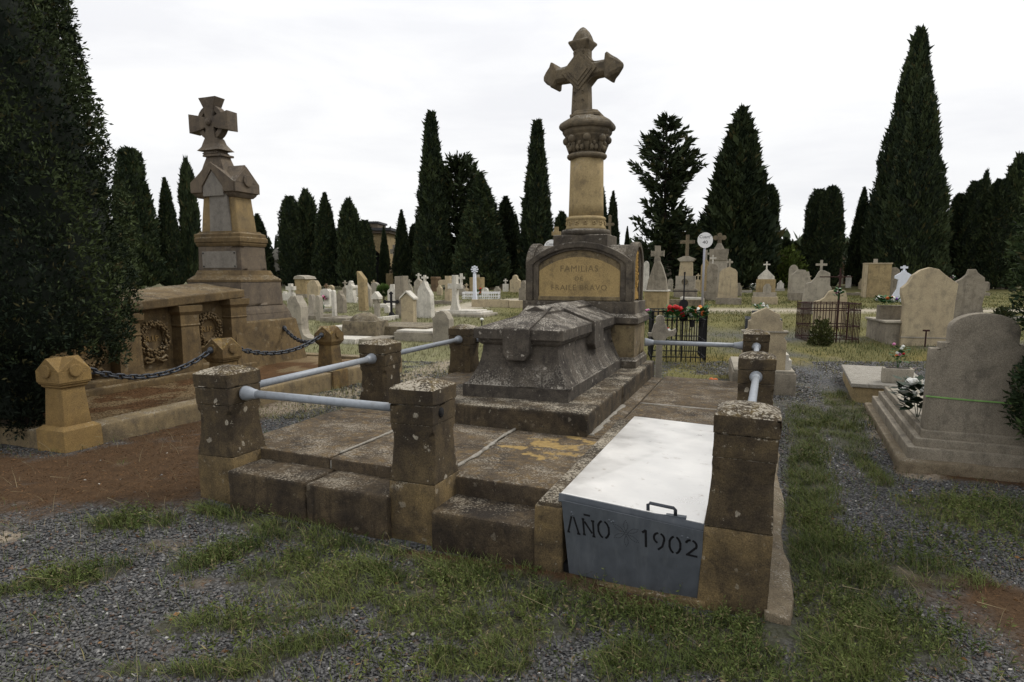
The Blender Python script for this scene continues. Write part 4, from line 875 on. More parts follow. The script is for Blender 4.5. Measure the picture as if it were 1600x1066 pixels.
ic = MB().tube([(.60, .1, 0), (.60, .1, 1.75)], .016, 6).tube([(.38, .1, 1.42), (.86, .1, 1.42)], .013, 6).tube([(.60, .1, 1.75), (.60, .1, 1.80)], .02, 6); 
ic.build('cross', M['iron'], t5)
MB().prism(circ(.60, 1.17, .09, 14), .075, .10).build('plaque', M['iron'], t5); MB().prism(circ(.60, .90, .085, 14), .075, .10).build('plaque', M['iron'], t5)
for k, (a_, b_, nm, lab, cols) in enumerate(((.42, -.06, 'bouquet', 'red roses hung on the iron railing by the cross head', ['red', 'red', 'red', 'pink']), (.86, -.04, 'bouquet', 'green and cream bouquet in two black pots on the iron railing', ['fwhite', 'orange', 'yellow']))):
    q = Matrix.Rotation(-TH * .4, 4, 'Z') @ Vector((a_, b_, 0)); xx, yy = t5.location.x + q.x, t5.location.y + q.y
    flowers(nm, lab, xx, yy, t5.location.z + .80, cols, 11, .16, .28, fr=.075)
for k, (a_, lab) in enumerate(((.76, 'black pentagonal pot hanging on the iron railing nearer the cross'), (.95, 'black pentagonal pot at the end of the iron railing'))):
    q = Matrix.Rotation(-TH * .4, 4, 'Z') @ Vector((a_, -.05, 0)); pot = MB().lathe([(.02, -.09), (.04, -.08), (.055, .03), (.06, .035), (.05, .035)], 6)
    o = pot.build('flower_pot', M['iron']); o.location = (t5.location.x + q.x, t5.location.y + q.y, t5.location.z + .80); tag(o, lab, 'flower pot')
q = Matrix.Rotation(-TH * .4, 4, 'Z') @ Vector((.22, -.3, 0))
flowers('bouquet', 'red and white flowers with dark leaves low beside the slim cross', t5.location.x + q.x, t5.location.y + q.y, t5.location.z + .35, ['red', 'red', 'fwhite'], 8, .12, .32, leaf='darkleaf', fr=.05)
xx, yy, zz = at(1012, 500); 
flowers('bouquet', 'pink silk flowers half hidden by the pedestal edge', t5.location.x - .12, t5.location.y + .1, t5.location.z + .75, ['pink'], 6, .09, .3, fr=.05)
xx, yy, zz = at(1106, 607); flowers('bouquet', 'orange and yellow flowers lying on the ground behind the paving', xx, yy, zz, ['orange', 'yellow', 'orange', 'yellow'], 9, .16, .1, fr=.055)
t6, w6, h6 = railing('grave_railing', 'open rusty railing round a plot with an iron cross and a small bush', 1264, 1338, 536, 62, 1.0, 'rust', 8, 12, -TH * .25)
ic = MB().tube([(.66, .05, 0), (.66, .05, 1.72)], .02, 6).tube([(.56, .05, .15), (.66, .05, .45), (.76, .05, .15)], .012, 5); ic.build('standard', M['rust'], t6)
MB().tube([(1.0, .95, .3), (1.0, .95, 1.85)], .02, 6).tube([(.5, .95, 1.62), (1.3, .95, 1.62)], .016, 6).build('cross', M['rust'], t6)
MB().prism(circ(1.0, 1.62, .055, 10), .92, .98).build('cross_boss', M['rust'], t6)
q = t6.location; flowers('bouquet', 'green white and pink bouquet tied to the iron standard of the rusty railing', q.x + .62, q.y - .06, q.z + 1.08, ['fwhite', 'pink', 'fwhite', 'green'], 6, .09, .26, fr=.05)
# ---- large cream headstone with side slab
G('headstone', 'large cream bell-shaped headstone with a rusty T-shaped stake at its foot', 1447, 541, [
    ('tablet', [(-36, -4), (-35, 62), (-40, 82), (-40, 90), (-32, 98), (-26, 110), (-16, 118), (-4, 122), (8, 119), (18, 110), (30, 101), (36, 97), (34, 62), (33, -4)], 0, .22, 'cream'),
    ('plinth_line', rect(-36.5, 34, 12, 14), -.012, .1, 'grey', .003)], rz=.05)
xx, yy, zz = at(1395, 540); t = thing('grave_box', 'raised grey grave box with a slanted slab beside the cream bell-shaped headstone', 'grave', (xx, yy, zz), -.25)
MB().box(-.12, .5, .25, 1.9, -.1, .52).build('box', M['greydk'], t, False, .01); MB().box(-.16, .5, .2, 1.95, .52, .57).build('slab', M['grey'], t, False, .008)
MB().box(-.1, .45, .9, 1.2, .57, .92).build('urn_block', M['greydk'], t, False, .01)
flowers('bouquet', 'white orange and purple flowers heaped on the raised grave box', xx + .28, yy + .9, zz + .92, ['fwhite', 'fwhite', 'orange', 'fwhite', 'purple', 'fwhite'], 12, .26, .22, fr=.07)
def stake(px, py, hpx, label, T=True, mat='rust'):
    xx, yy, zz = at(px, py); s_ = yy / FPX; h = hpx * s_
    t = thing('ground_stake', label, 'stake', (xx, yy, zz)); MB().tube([(0, 0, -.1), (0, 0, h)], .018, 5).build('rod', M[mat], t)
    (MB().box(-.07, .07, -.025, .025, h - .02, h + .02) if T else MB().lathe([(.05, h - .01), (.055, h + .02), (.02, h + .05)], 8)).build('head', M[mat if T else 'fwhite'], t)
stake(1445, 543, 26, 'rusty T-shaped stake leaning on the cream bell-shaped headstone')
stake(557, 528, 14, 'black stake light in the grass by the broken column', False, 'iron')
stake(753, 516, 16, 'black stake light in the grass by the stone coffin lid', False, 'iron')
# ---- the field of graves: (name, label, px, py, parts)
G('headstone', 'grey headstone with a small stepped crest behind the cream bell-shaped one', 1512, 500, [('tablet', [(-30, -4), (-30, 5), (-22, 22), (-24, 52), (-22, 58), (-12, 64), (-6, 70), (-4, 78), (4, 78), (8, 72), (17, 65), (18, 58), (23, 58), (20, 44), (17, 22), (22, 5), (24, -4)], 0, .25, 'greydk')])
G('grave_slab', 'low dusty grave slab with a stone lump by the conifer hedge', 1560, 502, [('slab', (-.9, 1.0, -.3, .5, -.1, .16), 0, 0, 'mortar'), ('lump', [(-6, 4), (8, 4), (6, 14), (-2, 15)], 0, .3, 'grey')], 'grave')
G('headstone', 'white painted headstone topped by a small cross', 1409, 472, [('tablet', [(-14, 0), (-14, 8), (-8, 20), (-7, 34), (-12, 36), (-12, 40), (-3, 46), (-3, 48), (3, 48), (3, 46), (13, 40), (13, 36), (9, 34), (10, 20), (13, 8), (13, 0)], 0, .2, 'paintw'), ('cross', cross(0, 47, 56, 5, 3), .05, .15, 'paintw', .004)])
G('headstone', 'square ochre block tomb with a broken cross stub on top', 1368, 466, [('block', rect(-13, 19, 0, 52), 0, .7, 'ochre'), ('pale_side', rect(-18, -13.2, 0, 53), .01, .65, 'cream'), ('cap', rect(-18, 20, 52, 54), -.03, .75, 'cream', .006), ('stub', rect(-5, 0, 54, 60), .2, .4, 'grey', .006)], 'tomb')
G('headstone', 'grey round-topped headstone between the ochre block and the white painted one', 1393, 466, [('tablet', arch(-7, 9, 0, 38, 47), 0, .2, 'greydk')])
G('headstone', 'pale grey headstone with broken scroll shoulders and a plain cross behind the rusty railing', 1275, 492, [('tablet', [(-22, 0), (-20, 30), (-17, 48), (-10, 50), (-4, 57), (0, 66), (3, 69), (8, 68), (16, 64), (17, 45), (20, 40), (16, 30), (16, 0)], 0, .25, 'grey'), ('cross', cross(3.5, 67, 84, 8, 3.4, 77), .08, .18, 'grey', .006)])
G('headstone', 'cream headstone with a scooped shoulder inside the rusty railing', 1296, 514, [('tablet', [(-24, 0), (-24, 42), (-16, 44), (-10, 48), (-4, 58), (6, 61), (18, 60), (22, 48), (22, 0)], .0, .25, 'cream')])
G('headstone', 'grey round-topped headstone just right of the green bush', 1238, 466, [('tablet', arch(-7, 6, 0, 42, 51), 0, .2, 'grey')])
G('headstone', 'grey square-shouldered headstone overlapping the round-topped one by the green bush', 1249, 470, [('tablet', [(-14, 0), (-13, 40), (-4, 48), (6, 47), (8, 44), (11, 45), (14, 32), (14, 0)], 0, .22, 'grey'), ('base', rect(-16, 15, 0, 12), -.06, .3, 'greydk')])
G('tomb', 'small ornate tomb with white cross and flower pots by the path', 1195, 475, [('base', rect(-19, 18, 0, 11), -.3, .5, 'cream'), ('body', rect(-14, 14, 11, 38), 0, .4, 'ochre'), ('plaque', [(-4, 11), (8, 11), (8, 26), (5, 31), (0, 31), (-4, 26)], -.06, .0, 'grey', .006), ('ledge', rect(-18, 16, 11, 18), -.12, -.02, 'grey', .006), ('crest', gable(-12, 12, 38, 42, 54), .05, .3, 'white', .006), ('cross', cross(0, 52, 65, 5, 2), .12, .2, 'white', .003)], 'tomb')
xx, yy, zz = at(1175, 468); flowers('bouquet', 'white flower ball at the shoulder of the small ornate tomb', xx, yy, zz + .35, ['fwhite'], 5, .12, .4, leaf='darkleaf', fr=.1)
G('headstone', 'tall cream headstone with a trefoil cross standing on a grey base by the path', 1137, 476, [('base', rect(-18, 20, 0, 10), -.15, .6, 'greydk'), ('tablet', [(-16, 10), (-14, 50), (-10, 54), (0, 58), (9, 54), (12, 50), (14, 10)], 0, .3, 'cream'), ('cross', tref(0, 57, 70, 5, 3), .1, .2, 'grey', .004)])
G('headstone', 'small brown cross on a pale pedestal before the big dark cypress', 1160, 447, [('pedestal', rect(-4, 6, 0, 8), 0, .5, 'greydk'), ('cross', tref(0, 7, 28, 6, 3.4), .1, .3, 'brown', .004)], 'cross')
G('tomb_pedestal', 'big weathered pedestal with a flared trefoil cross behind the round sign', 1120, 468, [('base', rect(-20, 18, 0, 12), -.2, .9, 'greydk'), ('body', rect(-14, 13, 12, 62), 0, .7, 'grey'), ('head', [(-13, 60), (12, 60), (14, 72), (14, 77), (-14, 77), (-14, 72)], -.06, .76, 'greydk'), ('crest', [(-8, 77), (8, 77), (3, 86), (-3, 86)], .2, .5, 'grey'), ('cross', tref(0, 82, 102, 10, 6), .28, .44, 'cross', .006)], 'monument')
G('headstone', 'dark grey headstone with thin white cross half behind the sign pole', 1111, 470, [('tablet', arch(-8, 8, 0, 50, 57), 0, .2, 'greydk'), ('cross', cross(0, 56, 70, 5, 2), .06, .12, 'white', .003)])
G('headstone', 'small ochre headstone with trefoil cross just beside the sign pole', 1102, 458, [('tablet', gable(-8, 7, 0, 42, 52), 0, .2, 'ochre'), ('cross', tref(-1, 50, 66, 5, 3), .06, .16, 'grey', .003)])
G('tomb_pedestal', 'pale pedestal with a tall plain Latin cross inside a kerbed plot', 1070, 466, [('base', rect(-17, 17, 0, 14), -.15, 1.0, 'greydk'), ('plinth', rect(-15, 14, 14, 34), 0, .8, 'grey'), ('die', [(-11, 34), (10, 34), (9, 56), (-9, 56)], .08, .7, 'cream'), ('cap', [(-10, 56), (10, 56), (14, 60), (4, 64), (-4, 64), (-14, 60)], 0, .78, 'grey'), ('cross', cross(0, 63, 97, 11, 5, 86), .3, .46, 'cross', .006), ('wreath', circ(-1, 25, 5), -.05, .02, 'rock', .004)], 'monument')
G('plot_kerb', 'low weathered kerb of the plot under the plain Latin cross', 1066, 478, [('kerb', (-.9, .9, -.2, .05, -.1, .28), 0, 0, 'rock'), ('kerb', (-.9, -.7, .06, 1.3, -.1, .3), 0, 0, 'grey'), ('kerb', (.7, .9, .06, 1.3, -.1, .3), 0, 0, 'grey'), ('bed', (-.69, .69, .06, 1.2, -.1, .1), 0, 0, 'rock')], 'kerb')
G('tomb_pedestal', 'tall rough pedestal with trefoil cross behind the bell-shaped sandstone tomb', 1036, 450, [('body', [(-12, 0), (12, 0), (11, 66), (-10, 66)], 0, .8, 'greydk'), ('cap', rect(-12, 12, 62, 70), -.05, .85, 'cross'), ('cross', tref(-1, 69, 90, 9, 5.5), .3, .5, 'grey', .006)], 'monument')
G('tomb', 'bell-shaped weathered sandstone gravestone with stubby cross on an ochre box', 1023, 493, [('box', rect(-17, 18, 0, 37), 0, .9, 'ochre'), ('slab', rect(-18, 19, 37, 39), -.05, .95, 'white', .004), ('bell', [(-15, 39), (-12, 55), (-6, 74), (-3, 84), (4, 84), (9, 74), (15, 55), (17, 39)], .1, .5, 'greydk'), ('cross', cross(0, 82, 107, 10, 8, 95, 1), .2, .42, 'greydk', .008)], 'tomb')
G('headstone', 'white rounded stone sliver between the pedestal and the sandstone bell', 1008, 455, [('tablet', arch(-4, 5, 0, 38, 46), 0, .2, 'white')])
G('tomb', 'dark polished granite tomb bed behind the gabled cream headstone', 1195, 517, [('bed', (-.55, .45, -.05, 1.2, -.1, .34), 0, 0, 'granite'), ('head', (-.35, .3, 1.0, 1.2, .34, .52), 0, 0, 'granite')], 'tomb')
xx, yy, zz = at(1196, 508); flowers('bouquet', 'white daisies on the dark polished granite tomb', xx, yy + .5, zz + .36, ['fwhite'], 12, .26, .28, fr=.05)
# right far rank
G('headstone', 'rusty pink cluster tomb with trefoil cross beneath the dark cypresses', 1312, 444, [('body', [(-12, 0), (10, 0), (9, 20), (3, 32), (-4, 32), (-11, 18)], 0, .7, 'brown'), ('tablet', arch(-8, 4, 0, 16, 24), -.2, -.05, 'grey'), ('cross', tref(1, 30, 44, 5, 3), .2, .4, 'cross', .004)], 'tomb')
G('headstone', 'white gothic headstone with a slender pinnacle', 1338, 447, [('tablet', [(-11, 0), (-11, 26), (-6, 28), (-3, 36), (2, 38), (4, 28), (9, 26), (9, 0)], 0, .3, 'white'), ('pinnacle', [(0, 36), (5, 36), (3.5, 50), (1.5, 50)], .1, .2, 'grey', .004), ('arm', rect(-2, 3, 43, 46), .1, .19, 'grey', .004), ('photo', rect(1, 9, 6, 17), -.03, .0, 'granite', .004)])
G('tomb_pedestal', 'short round column carrying a flared stone cross over the cream headstone', 1462, 440, [('shaft', rect(-7, 7, 0, 42), 0, .65, 'ochre'), ('cap', [(-8, 42), (8, 42), (10, 46), (4, 50), (-4, 50), (-10, 46)], -.05, .7, 'grey'), ('cross', cross(0, 49, 70, 8, 4, 61, 1.4), .2, .42, 'cross', .006)], 'monument')
xx, yy, zz = at(1472, 440); flowers('bouquet', 'silver foil wreath with a red bow behind the cream bell-shaped headstone', xx, yy, zz + .45, ['silver', 'silver', 'red', 'silver', 'fwhite'], 30, .7, 1.2, leaf='darkleaf', fr=.2)
xx, yy, zz = at(1487, 452); flowers('bouquet', 'white and green flowers beside the grey crested headstone', xx, yy, zz + .4, ['fwhite', 'fwhite', 'pink'], 8, .15, .5, fr=.08)
G('headstone', 'little brown trefoil cross headstone behind the silver wreath', 1497, 446, [('tablet', [(-8, 0), (-7, 20), (-3, 24), (-3, 30), (3, 30), (3, 24), (8, 20), (8, 0)], 0, .3, 'cross')])
G('headstone', 'mossy pointed stone with a tiny cross just over the cream headstone crest', 1445, 442, [('tablet', [(-12, 0), (-11, 18), (-5, 24), (5, 24), (10, 18), (10, 0)], 0, .3, 'greydk'), ('cross', cross(0, 23, 33, 4, 2), .1, .2, 'grey', .004)])
G('headstone', 'rounded grey stone with a black iron cross at the hedge edge', 1566, 452, [('tablet', arch(-9, 9, 0, 14, 26), 0, .3, 'greydk')])
# left field
G('headstone', 'tall grey headstone with round head and scrolled foot behind the chain', 462, 537, [('tablet', [(-14, 0), (-14, 54), (-11, 68), (-5, 74), (3, 74), (7, 66), (10, 62), (12, 56), (12, 40), (12, 22), (15, 14), (22, 10), (30, 9), (30, 0)], 0, .30, 'grey'), ('joint', rect(-14.6, 12.4, 30, 31), -.01, .1, 'greydk', .002), ('cover_slab', (.1, 1.5, .3, 1.1, -.1, .12), 0, 0, 'white')])
G('grave_slab', 'long pale grave slab leading away from the scrolled grey headstone', 545, 535, [('slab', (-1.1, .9, -.2, .9, -.1, .10), 0, 0, 'grey')], 'grave')
G('headstone', 'white stepped cross above the scrolled grey headstone', 453, 478, [('stem', rect(-5, 5, 0, 20), 0, .25, 'white'), ('arms', [rect(-8, 7, 8, 18), rect(-2, 3, 17, 34), rect(-7, 8, 24, 30)], .02, .2, 'white', .006)], 'cross')
G('tomb_pedestal', 'square honey pillar with a projecting stone cap', 470, 466, [('pillar', rect(-10, 10, 0, 29), 0, .8, 'ochre'), ('cap', [(-11, 29), (12, 29), (9, 33), (-3, 35), (-9, 33)], -.08, .9, 'grey'), ('base', rect(-13, 14, 0, 6), -.15, .95, 'greydk')], 'monument')
G('headstone', 'cream stepped-gable headstone before the dark trees', 489, 470, [('tablet', [(-10, 0), (-10, 24), (-6, 29), (-4, 31), (4, 31), (6, 29), (10, 22), (10, 0)], 0, .3, 'cream')])
G('headstone', 'narrow grey stone post nearer the square honey pillar', 486, 497, [('tablet', [(-5, 0), (-4, 28), (-2, 36), (2, 36), (4, 28), (5, 0)], 0, .22, 'grey')])
G('headstone', 'narrow pinkish stone post with a green wreath at its foot', 497, 502, [('tablet', arch(-4, 4, 0, 34, 40), 0, .2, 'grey')])
xx, yy, zz = at(503, 497); flowers('bouquet', 'small green wreath at the pinkish stone post', xx, yy, zz + .1, ['green', 'fwhite'], 8, .07, .35, fr=.05)
G('headstone', 'white arched headstone with red flowers and a brown finial', 508, 480, [('tablet', [(-9, 0), (-9, 20), (-7, 26), (-3, 28), (4, 28), (8, 24), (8, 0)], 0, .3, 'white'), ('finial', tref(0, 27, 36, 3.5, 2), .1, .2, 'brown', .004), ('bed', (-.3, .3, -.8, 0, -.1, .1), 0, 0, 'white')])
xx, yy, zz = at(507, 480); flowers('bouquet', 'red flowers in front of the white arched headstone', xx, yy - .1, zz + .25, ['red', 'pink', 'red'], 6, .12, .2, fr=.07)
G('headstone', 'slender white stone stele in front of the grey trefoil headstone', 521, 500, [('tablet', arch(-2.5, 3, 0, 42, 46), 0, .14, 'white')])
G('headstone', 'low grey trefoil headstone behind the slender stele', 530, 490, [('tablet', [(-8, 0), (-8, 22), (-5, 28), (-2, 30), (-1, 35), (2, 35), (3, 30), (6, 27), (8, 20), (8, 0)], 0, .25, 'greydk')])
G('headstone', 'white headstone with outstretched arms and a ball top', 547, 474, [('tablet', [(-8, 0), (-6, 18), (-6, 23), (-8, 24), (-8, 27), (-3, 28), (-2, 31), (2, 31), (3, 28), (7, 26), (7, 23), (5, 20), (8, 0)], 0, .3, 'white'), ('ball', circ(0, 32, 2.6), .05, .25, 'white', .004)])
t = G('broken_column', 'ochre broken column slanting to a point on a rough rock base', 565, 487, [('shaft', [(-5, -2), (7, -2), (6, 50), (-4, 62), (-7, 62)], -.0, .28, 'ochre', .03), ('foot', rect(-7, 9, -3, 1), -.04, .32, 'greydk')], 'monument')
rk = MB().ball((0, 0, 0), .42, 14, 9, (1.15, .8, .9)); xx, yy, zz = at(572, 528)
rk.box(-.5, .5, -.35, .35, -.3, .16)
o = weather(rk.build('rock_base', M['rock'], t), .05, 2, .3, .01); o.location = Vector((xx, yy, zz + .28)) - t.location; o.rotation_euler = (0, 0, 0)
o.location = (Matrix.Rotation(-t.rotation_euler.z, 3, 'Z') @ Vector((xx - t.location.x, yy - t.location.y, zz + .30 - t.location.z)))
G('headstone', 'grey lean headstone just behind the broken column', 574, 480, [('tablet', [(-4, 0), (-4, 36), (-2, 38), (5, 28), (6, 0)], 0, .2, 'grey')])
G('headstone', 'plain round-topped grey headstone beside the round green shrub', 585, 474, [('tablet', arch(-6, 6, 0, 26, 32), 0, .25, 'grey')])
G('headstone', 'white pointed headstone on the far side of the round shrub', 613, 477, [('tablet', [(-8, 0), (-8, 22), (-4, 26), (-3, 32), (3, 32), (4, 26), (8, 20), (8, 0)], 0, .25, 'white')])
G('grave_cross', 'pale stone cross with a little gabled roof', 588, 502, [('stem', rect(-3.5, 3.5, 0, 34), 0, .16, 'grey'), ('roof', gable(-7, 7, 34, 38, 46), -.06, .2, 'white', .006), ('arms', rect(-5.5, 5.5, 30, 34), .02, .14, 'grey', .005)], 'cross')
xx, yy, zz = at(612, 497); t = thing('grave_cross', 'black cast iron cross with pointed arm ends on a dark foot', 'cross', (xx, yy, zz), -TH * .5); S_ = yy / FPX
MB().prism([(a * S_, b * S_) for a, b in cross(0, 6, 38, 10, 3, 25)], -.03, .03).build('cross', M['iron'], t); MB().prism([(a * S_, b * S_) for a, b in [(-5, -2), (6, -2), (4, 5), (1, 9), (-2, 9)]], -.1, .1).build('foot', M['iron'], t)
for a, b in ((0, 38), (-10, 25), (10, 25)): MB().prism([((a + 3.2 * math.cos(k * math.pi / 2)) * S_, (b + 3.2 * math.sin(k * math.pi / 2)) * S_) for k in range(4)], -.035, .035).build('tip', M['iron'], t)
G('headstone', 'tall blocky grey stone pillar behind the cream gabled headstone', 625, 497, [('pillar', [(-8, 0), (-8, 42), (-8, 64), (7, 65), (7, 42), (9, 30), (9, 0)], 0, .4, 'greydk')], 'monument')
G('headstone', 'cream gabled headstone with a thin coping among the kerbs', 636, 507, [('tablet', gable(-10, 11, 0, 40, 48), 0, .25, 'cream'), ('coping', [(-12, 38), (0, 49), (13, 38), (13, 41), (0, 52), (-12, 41)], -.04, .3, 'white', .006)])
G('grave_slab', 'broad grey kerbed grave in front of the broken column', 640, 528, [('slab', (-1.2, .6, -.2, 1.4, -.1, .30), 0, 0, 'rock')], 'grave')
G('grave_slab', 'white kerbed slab nearest the round-headed grey headstone', 650, 533, [('slab', (-.55, .55, -.15, 1.6, -.1, .22), 0, 0, 'grey'), ('top', (-.5, .5, -.1, 1.5, .22, .27), 0, 0, 'white')], 'grave')
G('headstone', 'round-headed grey headstone nearest the stone coffin', 690, 540, [('tablet', [(-15, 0), (-15, 38), (-17, 42), (-11, 46), (-7, 52), (-2, 54), (3, 54), (8, 50), (11, 44), (13, 41), (13, 0)], 0, .3, 'grey')])
G('headstone', 'tall pale tapering headstone with a cross beside the small rear cross', 662, 497, [('tablet', [(-13, 0), (-13, 8), (-10, 42), (-6, 50), (-1, 56), (2, 56), (5, 48), (10, 40), (12, 36), (13, 8), (14, 0)], 0, .3, 'white'), ('cross', cross(0, 55, 66, 5, 3), .1, .2, 'white', .004)])
G('headstone', 'rear headstone with a small cross peeping past the tall pale one', 653, 482, [('tablet', [(-6, 0), (-6, 40), (0, 46), (5, 42), (6, 0)], 0, .25, 'grey'), ('cross', cross(0, 45, 54, 4, 2), .08, .16, 'white', .003)])
G('tomb_pedestal', 'brown round pillar with domed cap under the trees', 678, 456, [('pillar', rect(-5, 5, 0, 20), 0, .6, 'brown'), ('cap', [(-6, 20), (6, 20), (4, 23), (-4, 23)], -.05, .65, 'brown')], 'monument')
G('grave_cross', 'cream stone cross with knobbed arms beside the big white cross', 699, 474, [('stem', rect(-4.5, 4.5, 0, 20), 0, .3, 'cream'), ('cross', cross(0, 18, 42, 13, 8, 32), .03, .27, 'cream', .01), ('knob', [circ(-13, 32, 3.5), circ(13, 32, 3.5)], .06, .24, 'cream', .006)], 'cross')
G('grave_cross', 'big smooth white cross with flared foot on stepped slabs', 710, 494, [('cross', [(-9, 6), (9, 6), (5, 18), (3.8, 30), (3.8, 42), (11, 42), (11, 50), (3.8, 50), (3.8, 63), (-3.8, 63), (-3.8, 50), (-11, 50), (-11, 42), (-3.8, 42), (-3.8, 30), (-5, 18)], 0, .22, 'white', .01), ('step', (-.8, 1.25, -.25, 1.2, -.1, .09), 0, 0, 'grey'), ('step', (-.7, 1.1, -.15, 1.1, .09, .16), 0, 0, 'white'), ('step', (-.55, .9, -.08, 1.0, .16, .21), 0, 0, 'white')], 'cross')
G('grave_cross', 'little white cross on a pyramid base behind the big white cross', 719, 462, [('base', gable(-8, 10, 0, 6, 16), 0, .4, 'grey'), ('cross', cross(0, 13, 34, 5.5, 3.6, 27), .12, .26, 'white', .006)], 'cross')
t = G('memorial_column', 'slim white column with a wreath of rays on top and red flowers by it', 741, 472, [('shaft', [(-4, 0), (4, 0), (2.4, 16), (1.8, 44), (-1.8, 44), (-2.4, 16)], 0, .16, 'paintw', .01), ('wreath', [circ(0, 50, 3.0)] + [circ(4.6 * math.cos(k * .785), 50 + 4.6 * math.sin(k * .785), 1.3, 6) for k in range(8)], .04, .12, 'paintw', .004)], 'monument')
xx, yy, zz = at(747, 470); flowers('bouquet', 'red and salmon flowers beside the slim white column', xx, yy, zz + .15, ['red', 'orange', 'pink'], 6, .14, .4, fr=.08)
G('headstone', 'ochre square block stone behind the slim white column', 743, 462, [('block', rect(-10, 10, 0, 28), 0, .5, 'ochre'), ('cap', rect(-2, 4, 28, 32), .1, .3, 'grey')], 'tomb')
G('plot_kerb', 'pale low block kerb running from the white column to the path', 750, 480, [('kerb', (-.4, 1.3, 0, .2, -.1, .32), 0, 0, 'cream'), ('kerb', (1.32, 2.0, -.02, .2, -.1, .30), 0, 0, 'cream')], 'kerb')
xx, yy, zz = at(727, 474); t7, _, _ = railing('grave_railing', 'low white iron railing behind the slim white column', 722, 778, 468, 11, 1.0, 'signw', 16, 4, -.1)
G('headstone', 'cream headstone with rounded head and shoulders under the trees by the path', 804, 457, [('tablet', [(-8, 0), (-8, 18), (-4, 21), (-3, 25), (0, 27), (3, 25), (4, 21), (8, 18), (8, 0)], 0, .35, 'cream')])
G('headstone', 'grey trefoil stone touching the edge of the pedestal moulding', 817, 472, [('tablet', [(-7, 0), (-7, 20), (-4, 22), (-4, 28), (-1, 33), (2, 33), (4, 28), (4, 22), (8, 20), (8, 0)], 0, .3, 'greydk')])
G('headstone', 'flat cream tomb block with scattered stones under the trees', 765, 452, [('block', rect(-8, 12, 0, 16), 0, .6, 'cream'), ('block', rect(14, 24, 0, 8), .1, .6, 'rock')], 'tomb')
# monuments seen over the pedestal
G('grave_cross', 'small stone cross showing beside the column base', 949, 455, [('pedestal', rect(-9, 9, 0, 80), 0, .8, 'grey'), ('cross', tref(0, 78, 116, 7, 4), .3, .45, 'cross', .006)], 'cross')
G('grave_cross', 'yellowish blunt stone cross showing above the arched block', 866, 455, [('pedestal', rect(-8, 8, 0, 70), 0, .8, 'ochre'), ('cross', cross(0, 68, 98, 7, 6, 88), .3, .5, 'ochre', .006)], 'cross')
G('grave_cross', 'brown stone cross tip over the second round sign', 858, 450, [('pedestal', rect(-6, 6, 0, 54), 0, .6, 'brown'), ('cross', tref(0, 52, 82, 6, 4), .2, .35, 'cross', .006)], 'cross')
# ground signs
def sign(px, py, top, r, label, lines):
    xx, yy, zz = at(px, py); s_ = yy / FPX; t = thing('section_sign', label, 'sign', (xx, yy, zz), .0, 'round section signs on poles'); hz = (py - top) * s_
    MB().tube([(0, .03, -.1), (0, .03, hz + .1)], .045, 10).build('pole', M['polegrey'], t, True)
    MB().prism(circ(0, hz, r * s_, 40), -.03, -.015).build('disc', M['signw'], t)
    for body, size, dz, sx_ in lines: text(body, size * s_, 'lettering', M['ink'], t, (0, -.034, hz + dz * s_), (math.pi / 2, 0, 0), sx_)
sign(1097, 483, 378, 11.8, 'round white sign reading Cuart and 40 on a grey pole', (('Cuartº', 6.5, 3.0, 1.05), ('40', 6.8, -5.2, 1.25)))
sign(861, 470, 388.5, 11.5, 'second round white sign mostly hidden by the arched block', (('Cuartº', 6.0, 3.0, 1.0), ('40', 6.5, -5.0, 1.1)))
# far buildings
xx, yy, zz = at(568, 446); s_ = yy / FPX
mz = thing('mausoleum', 'ochre arched mausoleum with dark cornice half hidden by cypresses', 'mausoleum', (xx, yy + 1.0, zz), -.08)
hw_ = 36 * s_
ao = lambda x0, x1, zs, z1: arch(x0 * s_, x1 * s_, -.1, zs * s_, z1 * s_)
MB().prism([(a * s_, b * s_) for a, b in [(-36, -1), (-36, 80), (36, 80), (36, -1), (26, -1), (26, 38), (22, 50), (14, 57), (6, 58), (-2, 54), (-8, 44), (-9, -1)]], 0, .6).build('front_wall', M['ochre'], mz)
MB().box(-hw_, hw_, .601, 3.4, -.1, 80 * s_).build('body', M['ochre'], mz)
MB().prism([(a * s_, b * s_) for a, b in rect(-8.8, 25.8, -1, 57)], .55, .61).build('dark_doorway', M['hole'], mz)
MB().loft([[(s_ * (8.5 + r_ * math.cos(a_)), y_, s_ * (38 + r_ * math.sin(a_))) for r_, y_ in ((23, -.08), (18, -.08), (18, .02), (23, .02))] for a_ in [math.pi * k / 16 for k in range(17)]]).build('archivolt', M['ochre'], mz)
for cx_ in (30, -13): MB().lathe([(.22, -.1), (.2, .2), (.17, .25), (.16, 38 * s_), (.22, 40 * s_), (.22, 42 * s_)], 12, cx_ * s_, -.1).build('column', M['ochre'], mz, True)
MB().box(-hw_ - .25, hw_ + .25, -.25, 3.6, 80 * s_, 84 * s_).build('cornice', M['lgrey'], mz); MB().box(-hw_ - .4, hw_ + .4, -.4, 3.8, 84 * s_, 88 * s_).build('roof', M['roof'], mz)
MB().box(-hw_ * .8, hw_ * .5, .5, 3.0, 88 * s_, 96 * s_).build('attic', M['lgrey'], mz); MB().box(-hw_ * .86, hw_ * .56, .4, 3.1, 96 * s_, 99 * s_).build('attic_roof', M['roof'], mz)
xx, yy, zz = at(436, 447); s_ = yy / FPX
ch = thing('chapel_tomb', 'white chapel-like tomb with a pediment past the obelisk', 'chapel', (xx, yy, zz), 0)
MB().prism([(a * s_, b * s_) for a, b in rect(-12, 14, -1, 40)], 0, 2).build('wall', M['white'], ch); MB().prism([(a * s_, b * s_) for a, b in gable(-15, 17, 40, 45, 58)], -.2, 2.1).build('pediment', M['white'], ch)
